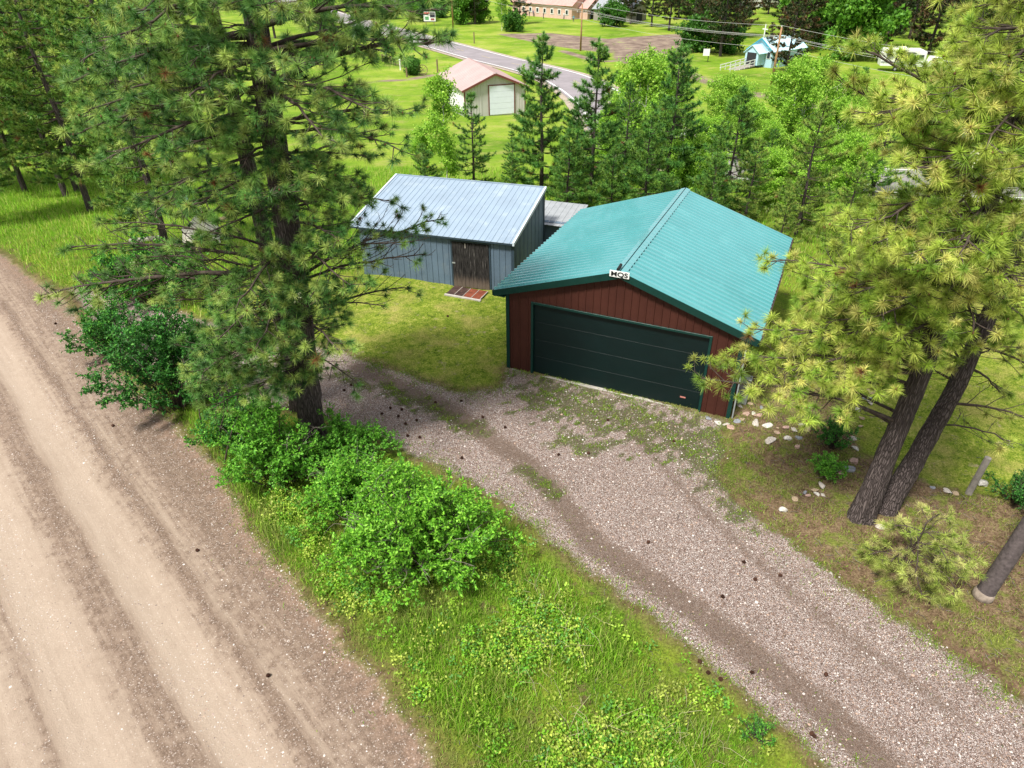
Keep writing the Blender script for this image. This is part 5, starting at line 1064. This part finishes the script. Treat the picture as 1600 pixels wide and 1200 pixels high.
# far trees: dense conifers and round crowns
rf_ = np.random.default_rng(51); PAL_F = [(.035, .065, .02), (.05, .09, .025), (.08, .11, .03), (.13, .085, .045)]
fcon = pine_proto(14, 3.4, 2.2, rf_, PAL_F, .7, 20, .12, .45, sweep=.05, taper=.6, trunk_r=.22, tstep=.95, gaps=.05); fcon2 = pine_proto(12, 3.2, 1.0, rf_, PAL_F+[(.16, .1, .05)], .65, 20, .12, .45, sweep=.0, taper=.7, trunk_r=.2, tstep=.95)
fdec = broadleaf('leafy_tree', 8, 3.4, .6, rf_, [(.08, .22, .02), (.12, .3, .03), (.18, .38, .04)], 14000, .42, .36, trunk='twig', tr=.14, clr=.6, clump=20); fbush = broadleaf('leafy_bush', 3, 2.2, .1, rf_, [(.05, .16, .02), (.09, .24, .03)], 6000, .34, .28, trunk='twig', tr=.06, clr=.4, clump=20, stems=2); uf = set()
fart = [('fgd'[i_ % 3], u_, v_, 1.0+.25*(i_ % 3), l_) for i_, (u_, v_, l_) in enumerate(((1290, 12, 'conifer at the top edge right of the pole'), (1330, 8, 'conifer at the top edge under the wires'), (1380, 14, 'conifer at the top edge above the trailer left end'), (1410, 8, 'leafy tree at the top edge above the trailer'), (1460, 12, 'conifer at the top edge near the right pine'), (1260, 6, 'leafy tree at the top edge above the pole top'), (1100, 4, 'conifer at the top edge above the grey barn'), (1060, 6, 'conifer at the top edge beside the grey barn'), (1350, 40, 'leafy tree midway up the wood'), (1400, 44, 'conifer midway up the wood behind the trailer'), (1300, 52, 'brown conifer over the lawn right of the chapel'), (1320, 75, 'conifer standing on the grass between chapel and trailer'), (1100, 62, 'conifer at the left edge of the wood behind the chapel'), (1150, 58, 'dark conifer rising just left of the chapel cross'), (1262, 58, 'conifer touching the far end of the chapel roof'), (1275, 25, 'brown conifer high in the wood above the pole'), (1310, 30, 'conifer in the upper wood under the top wire'), (1350, 22, 'conifer in the upper wood right of the pole top'), (1390, 50, 'dark conifer behind the left end of the trailer'), (1450, 85, 'conifer right of the parked pickup'), (1430, 25, 'tall conifer above the trailer'), (1370, 88, 'leaning conifer just left of the trailer'), (1245, 80, 'conifer shading the rear wall of the chapel'), (1330, 95, 'dark boughs over the grass right of the chapel'), (1500, 90, 'conifer behind the upper crown of the right pine'), (1560, 100, 'leafy tree behind the upper crown of the right pine'), (1075, 20, 'conifer behind the grey barn'), (1020, 15, 'conifer beside the grey barn'), (1180, 5, 'conifer by the white house'), (1130, 12, 'conifer left of the white house'), (1225, 55, 'conifer behind the chapel roof middle')))] + [('f', 1125, 88, 1.05, 'dark green conifer left of the chapel'), ('g', 1228, 112, .85, 'brown tinged conifer in front of the chapel right end'), ('g', 1195, 104, .45, 'short dark conifer before the chapel doorway wall'), ('f', 1045, 48, 1.0, 'conifer with bare trunk at the field edge, first of the row'), ('f', 1018, 42, .95, 'conifer in the row beyond the ploughed field, left'), ('f', 974, 35, .9, 'conifer beside the pink hall wing'), ('f', 985, 38, .8, 'thin trunked conifer right of the pink hall wing'), ('f', 1082, 52, 1.1, 'conifer at the right end of the row beyond the field'), ('f', 1060, 30, 1.1, 'conifer deep in the woods above the field'), ('d', 1090, 40, 1., 'leafy tree in the woods above the field'),
        ('g', 1290, 45, 1.2, 'tall brownish conifer above and right of the chapel'), ('g', 1345, 60, 1.2, 'large conifer behind the power lines'), ('f', 1382, 78, 1.1, 'conifer with bare grey trunk left of the camper trailer'), ('g', 1420, 60, 1.2, 'dark conifer behind the camper trailer'), ('d', 1285, 72, 1.1, 'bright green leafy tree right of the chapel'), ('d', 1330, 66, .9, 'bright green leafy tree under the power lines'), ('g', 1310, 90, .9, 'dark brown conifer right of the chapel roof'), ('f', 1480, 60, 1.2, 'conifer behind the right pine'), ('g', 1540, 50, 1.2, 'conifer at upper right behind the near pine'), ('f', 1590, 70, 1.2, 'conifer at the right margin behind the near pine'), ('g', 1235, 30, 1.1, 'conifer above the chapel'), ('g', 1200, 22, 1., 'conifer high above the chapel cross'), ('f', 1160, 40, 1.1, 'conifer directly behind the chapel porch'), ('f', 1140, 25, 1.1, 'conifer in the far wood above the notice board'), ('d', 1120, 30, 1., 'leafy tree in the far wood'),
        ('d', 655, 34, 1.0, 'leafy tree left of the roadside billboard'), ('d', 725, 38, 1.1, 'large leafy tree at top centre by the distant pole'), ('d', 748, 36, 1.0, 'leafy tree right of the distant pole'), ('f', 742, 38, .9, 'dark conifer among leafy trees at top centre'), ('f', 812, 38, .8, 'dark tree over the far lawn'), ('b', 806, 50, 1.0, 'round bush on the grass beyond the highway'), ('a', 784, 48, 1., 'white barked tree on the far lawn'), ('b', 952, 42, 1.3, 'round bush beside the pink hall wing'), ('b', 690, 28, 1.2, 'bush in front of the timber deck'), ('b', 610, 30, 1.2, 'bush below the farm house'), ('d', 645, 22, .8, 'leafy tree right of the farm house'), ('b', 1085, 82, 1.4, 'large bush left of the chapel'), ('b', 1140, 84, 1.2, 'bush against the chapel left wall'), ('b', 1300, 72, 1.6, 'bush in the grass right of the chapel'), ('b', 642, 117, .6, 'small round tree in front of the rail fence'),
        ('d', 930, 14, 1., 'leafy tree above the pink hall'), ('d', 990, 10, 1.2, 'leafy tree in the far wood behind the hall wing'), ('d', 560, 30, 1.2, 'leafy tree behind the big left pine top'), ('d', 500, 45, 1.2, 'leafy tree left of the highway'), ('f', 430, 60, 1.1, 'conifer beyond the left pine'), ('d', 1240, 12, 1.3, 'leafy tree in the far wood above the pole'), ('d', 1400, 30, 1.3, 'leafy tree in the far wood above the trailer'), ('d', 1500, 30, 1.3, 'leafy tree in the far wood at upper right')]
for i, (kd, u, v, s_, lab) in enumerate(fart):
    s_ *= 1.22 if kd in 'fg' else 1.1; pr = {'f': fcon, 'g': fcon2, 'd': fdec, 'b': fbush, 'a': asp}[kd]; P = at(u, v); ks = kd
    place(pr, (kd in uf) or kd == 'a', P, i*1.7, s_ if kd != 'a' else 1.3, lab, 'far trees beyond the highway' if kd != 'b' else 'far bushes', 'tree' if kd != 'b' else 'bush'); uf.add(kd)
# far wood closing the valley
fw = []; rw = np.random.default_rng(61)
for i in range(230):
    x_ = rw.uniform(-330, 480); y_ = rw.uniform(330, 420)+abs(x_)*.1
    fw.append((x_, y_, -9., rw.uniform(6, 14)))
Vs = []; 
C = np.concatenate([np.stack([x_+rw.normal(size=180)*2.6*(1-(t_ := rw.random(180))*.6), y_+rw.normal(size=180)*2.6*(1-t_*.6), z_+t_*h_], -1) for x_, y_, z_, h_ in fw])
tag(foliage('distant_wood', [leaf_geo(C, rw.normal(size=C.shape), rw, 1.3, 1.1, [(.05, .09, .025), (.07, .14, .03), (.1, .2, .035)])], M['leaf']), kind='stuff')

# ------------------------------------------------------------------ shrubs of the verge
rb = np.random.default_rng(71)
LIME = [(.16, .42, .03), (.22, .52, .04), (.3, .6, .06), (.11, .32, .025)]; DKG = [(.04, .18, .03), (.06, .25, .04), (.11, .34, .05), (.03, .13, .02)]; MIDG = [(.1, .32, .03), (.15, .42, .04), (.2, .48, .05)]
def gp(u, v): p = at(u, v); return np.array([p[0], p[1], G(p[0], p[1])])
shrub('leafy_shrub', gp(655, 885), 1.75, 1.5, 2.05, rb, LIME, 'large lime green leafy shrub with grey dead twigs between road and driveway', 110, 30000, .08, .042, dead=18)
shrub('leafy_shrub', gp(560, 800), 1.3, 1.15, 1.3, rb, LIME+MIDG, 'lime green shrub just left of the largest shrub, below the pine trunk', 70, 15000, .075, .042, dead=8)
shrub('leafy_shrub', gp(440, 760), 1.15, 1.0, 2.0, rb, MIDG+LIME[:1], 'green shrub growing against the left side of the big pine trunk foot', 64, 15000, .075, .042, dead=4)
shrub('leafy_shrub', gp(545, 720), 1.1, .9, 1.0, rb, MIDG, 'low green shrub at the right foot of the big pine trunk', 50, 10000, .07, .04)
shrub('chokecherry_shrub', gp(280, 640), 1.7, 1.4, 3.1, rb, DKG, 'dark green open shrub with visible stems left of the big pine', 80, 19000, .09, .05, lump=.35, dead=4, low=.4)
shrub('chokecherry_shrub', gp(190, 560), 1.25, 1.0, 1.9, rb, DKG+MIDG[:1], 'dark green shrub leaning over pale gravel at the road edge', 50, 9000, .09, .05, lump=.5, dead=3, low=.4)
shrub('leafy_shrub', gp(385, 700), 1.1, .9, 1.6, rb, MIDG+DKG[:2], 'green shrub in the thicket between dark open shrub and big pine foot', 44, 10000, .075, .042, dead=3)
shrub('chokecherry_shrub', gp(330, 610), 1.2, 1.0, 2.1, rb, DKG, 'dark green shrub under the low boughs at the left of the big pine', 44, 8000, .08, .045, lump=.4, low=.4)
shrub('leafy_shrub', gp(250, 470), 2.3, 1.7, 2.1, rb, MIDG+DKG, 'broad green shrub behind the dark shrubs under the bare pine bough', 80, 22000, .09, .052)
shrub('small_shrub', gp(1300, 700), .5, .45, .95, rb, DKG[1:]+MIDG[:1], 'small dark green shrub among pale rocks right of the garage', 40, 5200, .045, .026)
shrub('small_shrub', gp(1290, 745), .42, .4, .6, rb, MIDG, 'small brighter green shrub just in front of the darker one', 34, 3600, .05, .03)
shrub('small_shrub', gp(1580, 785), .6, .6, .75, rb, DKG, 'dark green bush at the right margin beside the fence post', 36, 5500, .04, .02)
shrub('small_shrub', gp(1180, 1160), .28, .25, .4, rb, DKG[1:]+MIDG, 'little blue green plant in the grass at the bottom edge', 22, 1200, .05, .016, cat='plant')
# thin stems in the dark hollow under the boughs
for i, (u, v, uu, vv) in enumerate(((345, 712, 352, 620), (352, 730, 375, 640), (322, 690, 300, 600))):
    a = gp(u, v); w = Wood(); e_ = pt(uu, vv, a[1]+.2); w.tube(curve(np.zeros(3), e_-a, .05, 6, rb, .1), np.linspace(.025, .01, 6), 5); o = w.build('bare_stem', M['twig']); o.location = a; tag(o, ['middle', 'rightmost', 'leftmost'][i]+' of three bare brown stems in the shaded hollow left of the pine', 'stem', 'bare stems in the hollow')

# ------------------------------------------------------------------ grass, weeds, litter, loose stones
def scatter(n, x0, x1, y0, y1, fn, rg):
    out = []; c = 0
    while c < n:
        x_ = rg.uniform(x0, x1, 60000); y_ = rg.uniform(y0, y1, 60000); f = ground_fields(x_, y_); w_ = fn(x_, y_, f); k_ = rg.random(60000) < w_
        P = np.stack([x_[k_], y_[k_], gz(x_[k_], y_[k_], {a: b_[k_] for a, b_ in f.items()})], -1); out.append(P); c += len(P)
        if not len(P): break
    return np.concatenate(out)[:n]
rg_ = np.random.default_rng(81)
inc = lambda x_, y_: (np.abs(x_) < (y_+6)*.86+1.5)
GP = [(.15, .35, .02), (.22, .48, .03), (.3, .55, .04), (.38, .56, .08), (.46, .5, .14)]
verge = lambda x_, y_, f: inc(x_, y_)*ss(-f['road'], .0, .5)*ss(-f['drive'], .1, 1.7)*ss(-f['litter'], 0, .4)*ss(-f['lawn'], 0, .3)*(y_ < 19)*(x_ < 6)*(.35+.65*ss(wob(x_, y_, 1.6), -.5, .4))
P = scatter(110000, -12, 6, 4.6, 18, verge, rg_); h = rg_.gamma(3, .034, len(P))*(.55+1.1*ss(wob(P[:, 0], P[:, 1], 1.7), -.2, .7))+.02
tag(foliage('verge_grass', [blade_geo(P, rg_, h, .013, .4, GP)], M['grass']), kind='stuff')
left_g = lambda x_, y_, f: inc(x_, y_)*ss(-f['road'], 0, .6)*ss(-f['drive'], 0, .6)*ss(-f['lawn'], 0, .4)*(x_ < -6)
P = scatter(70000, -34, -6, 18, 46, left_g, rg_); tag(foliage('grove_grass', [blade1_geo(P, rg_, rg_.gamma(3, .05, len(P))+.05, .03, .4, GP)], M['grass']), kind='stuff')
P = scatter(60000, -8, 30, 22, 46, lambda x_, y_, f: inc(x_, y_)*ss(-f['lawn'], 0, .4)*(~((x_ > -7) & (x_ < 10) & (y_ < 25))), rg_); tag(foliage('meadow_grass', [blade1_geo(P, rg_, rg_.gamma(3, .05, len(P))+.05, .03, .4, GP[1:])], M['grass']), kind='stuff')
P = scatter(100000, -12, 26, 10, 33, lambda x_, y_, f: inc(x_, y_)*ss(f['lawn'], -.1, .3)*(.4+.6*ss(wob(x_, y_, 2.3), -.4, .5)), rg_); tag(foliage('lawn_grass', [blade1_geo(P, rg_, rg_.uniform(.015, .05, len(P)), .012, .5, [(.2, .3, .02), (.14, .24, .015), (.28, .36, .04), (.4, .38, .12)])], M['grass']), kind='stuff')
# edges of road and driveway, tufts in gravel, litter weeds
P = scatter(42000, -14, 12, 4.6, 20, lambda x_, y_, f: inc(x_, y_)*np.maximum(np.maximum(np.exp(-np.abs(f['drive'])/.22)*.8, np.exp(-np.abs(f['road']+.05)/.16)*.6*(wob(x_, y_, 2.) > -.1)), .9*ss(f['green'], -.05, .25)*(wob(x_, y_, 7.) > -.05))*(.2+.8*(wob(x_, y_, 4.5) > 0)), rg_)
tag(foliage('edge_weeds', [blade_geo(P, rg_, rg_.gamma(2.2, .014, len(P))+.01, .014, .8, [(.14, .28, .02), (.22, .38, .03), (.3, .4, .06)])], M['grass']), kind='stuff')
P = scatter(42000, 3, 16, 5, 20, lambda x_, y_, f: inc(x_, y_)*ss(f['litter'], -.1, .3)*ss(-f['drive'], 0, .2)*(.15+.85*(wob(x_, y_, 2.6) > .1)), rg_)
tag(foliage('litter_weeds', [blade_geo(P, rg_, rg_.gamma(2.2, .014, len(P))+.01, .012, .9, [(.16, .28, .02), (.24, .36, .03), (.34, .38, .07), (.3, .24, .12), (.4, .34, .18)])], M['grass']), kind='stuff')
# broad leaved weeds
wf = lambda x_, y_, f: inc(x_, y_)*ss(-f['road'], .1, .8)*ss(-f['drive'], .3, 1.)*ss(-f['litter'], 0, .4)*(x_ < 5)*(.1+.9*ss(wob(x_+3, y_, 1.3), -.05, .4))
P = scatter(1500, -8, 5, 4.8, 15, wf, rg_); K = 22; hh = rg_.gamma(4, .05, (len(P), 1, 1))+.05
C = P[:, None]+np.concatenate([rg_.normal(size=(len(P), K, 2))*.07, rg_.uniform(.1, 1, (len(P), K, 1))*hh], -1); C = C.reshape(-1, 3)
wV, wT, wC = leaf_geo(C, rg_.normal(size=C.shape)+[0, 0, .2], rg_, .06, .038, [(.5, .5, .5)], 1.2)
kp = np.array([(.2, .46, .03), (.36, .54, .06), (.46, .56, .09), (.15, .38, .03), (.14, .36, .07), (.28, .5, .04), (.42, .5, .1)])[rg_.integers(0, 7, len(P))]*rg_.uniform(.7, 1.2, (len(P), 1))
wC = wC/.5*np.repeat(kp, K*4, 0); tag(link('broadleaf_weeds', raw_mesh('broadleaf_weeds', wV, wT, M['leaf'], wC)), kind='stuff')
# dry straw stalks
P = scatter(130, 0, 6, 5, 10.5, lambda x_, y_, f: ss(-f['drive'], .4, 1.2)*ss(-f['road'], .3, .8)*(wob(x_, y_, 1.1) > -.2), rg_); w = Wood()
for q in P:
    d = rg_.normal(size=2)*.16; hh_ = rg_.uniform(.25, .65); w.tube(np.stack([q, q+[d[0]*.4, d[1]*.4, hh_*.6], q+[d[0]*1.2, d[1]*1.2, hh_*.85]]), [.003, .003, .002], 3)
o = w.build('dry_stalks', simple('straw', (.5, .44, .28), .8, .1)); tag(o, kind='stuff')
# loose stones and twigs
def loose(name, n, fn, size, cols, x0=-16, x1=14, y0=4.6, y1=22):
    P = scatter(n, x0, x1, y0, y1, fn, rg_); s_ = rg_.gamma(4, size/4, (len(P), 1, 1)); o_ = np.array([[1, 0, 0], [0, 1, 0], [-1, 0, 0], [0, -1, 0], [0, 0, .7], [0, 0, -.5]])
    V = P[:, None]+o_[None]*s_*rg_.uniform(.5, 1.3, (len(P), 6, 1)); F = np.array([[0, 1, 4], [1, 2, 4], [2, 3, 4], [3, 0, 4]]); T = (np.arange(len(P))[:, None, None]*6+F[None]).reshape(-1, 3)
    cl = np.array(cols)[rg_.integers(0, len(cols), len(P))]*rg_.uniform(.8, 1.2, (len(P), 1)); N = NT(name); a = N.n('Attribute', {'attribute_name': 'col'}); N.bsdf(a.outputs['Color'], .9, spec=.15)
    tag(link(name, raw_mesh(name, V.reshape(-1, 3), T, N.m, np.repeat(cl, 6, 0))), kind='stuff')
SC = [(.46, .41, .38), (.31, .24, .21), (.56, .52, .49), (.22, .17, .15), (.38, .27, .21)]
loose('loose_gravel', 32000, lambda x_, y_, f: inc(x_, y_)*ss(f['drive'], -.3, .3)*(1-.75*ss(f['track'], -.1, .2)), .011, SC)
loose('road_stones', 20000, lambda x_, y_, f: inc(x_, y_)*ss(f['road'], -.25, .1)*np.clip(.10+.9*np.exp(-f['road']/.55)+.55*(wob((x_-ROADP[0])*RN[0]*2.2+(y_-ROADP[1])*RN[1]*2.2, ((x_-ROADP[0])*RD[0]+(y_-ROADP[1])*RD[1])*.25, 1.) > .35), 0, 1), .009, SC, -20, 2)
rgt = rg_; P = scatter(900, -12, 12, 5, 19, lambda x_, y_, f: inc(x_, y_)*(f['road'] < 0)*(.15+.85*ss(f['litter'], 0, .3)), rgt); w = Wood()
for q in P:
    a = rgt.uniform(0, 6.28); l = rgt.uniform(.05, .22); w.tube(np.stack([q+[0, 0, .012], q+[math.cos(a)*l*.5, math.sin(a)*l*.5, .03], q+[math.cos(a+.3)*l, math.sin(a+.3)*l, .012]]), [.005, .005, .003], 3)
tag(w.build('fallen_twigs', M['deadtwig']), kind='stuff')
print('tips', nA, nR)
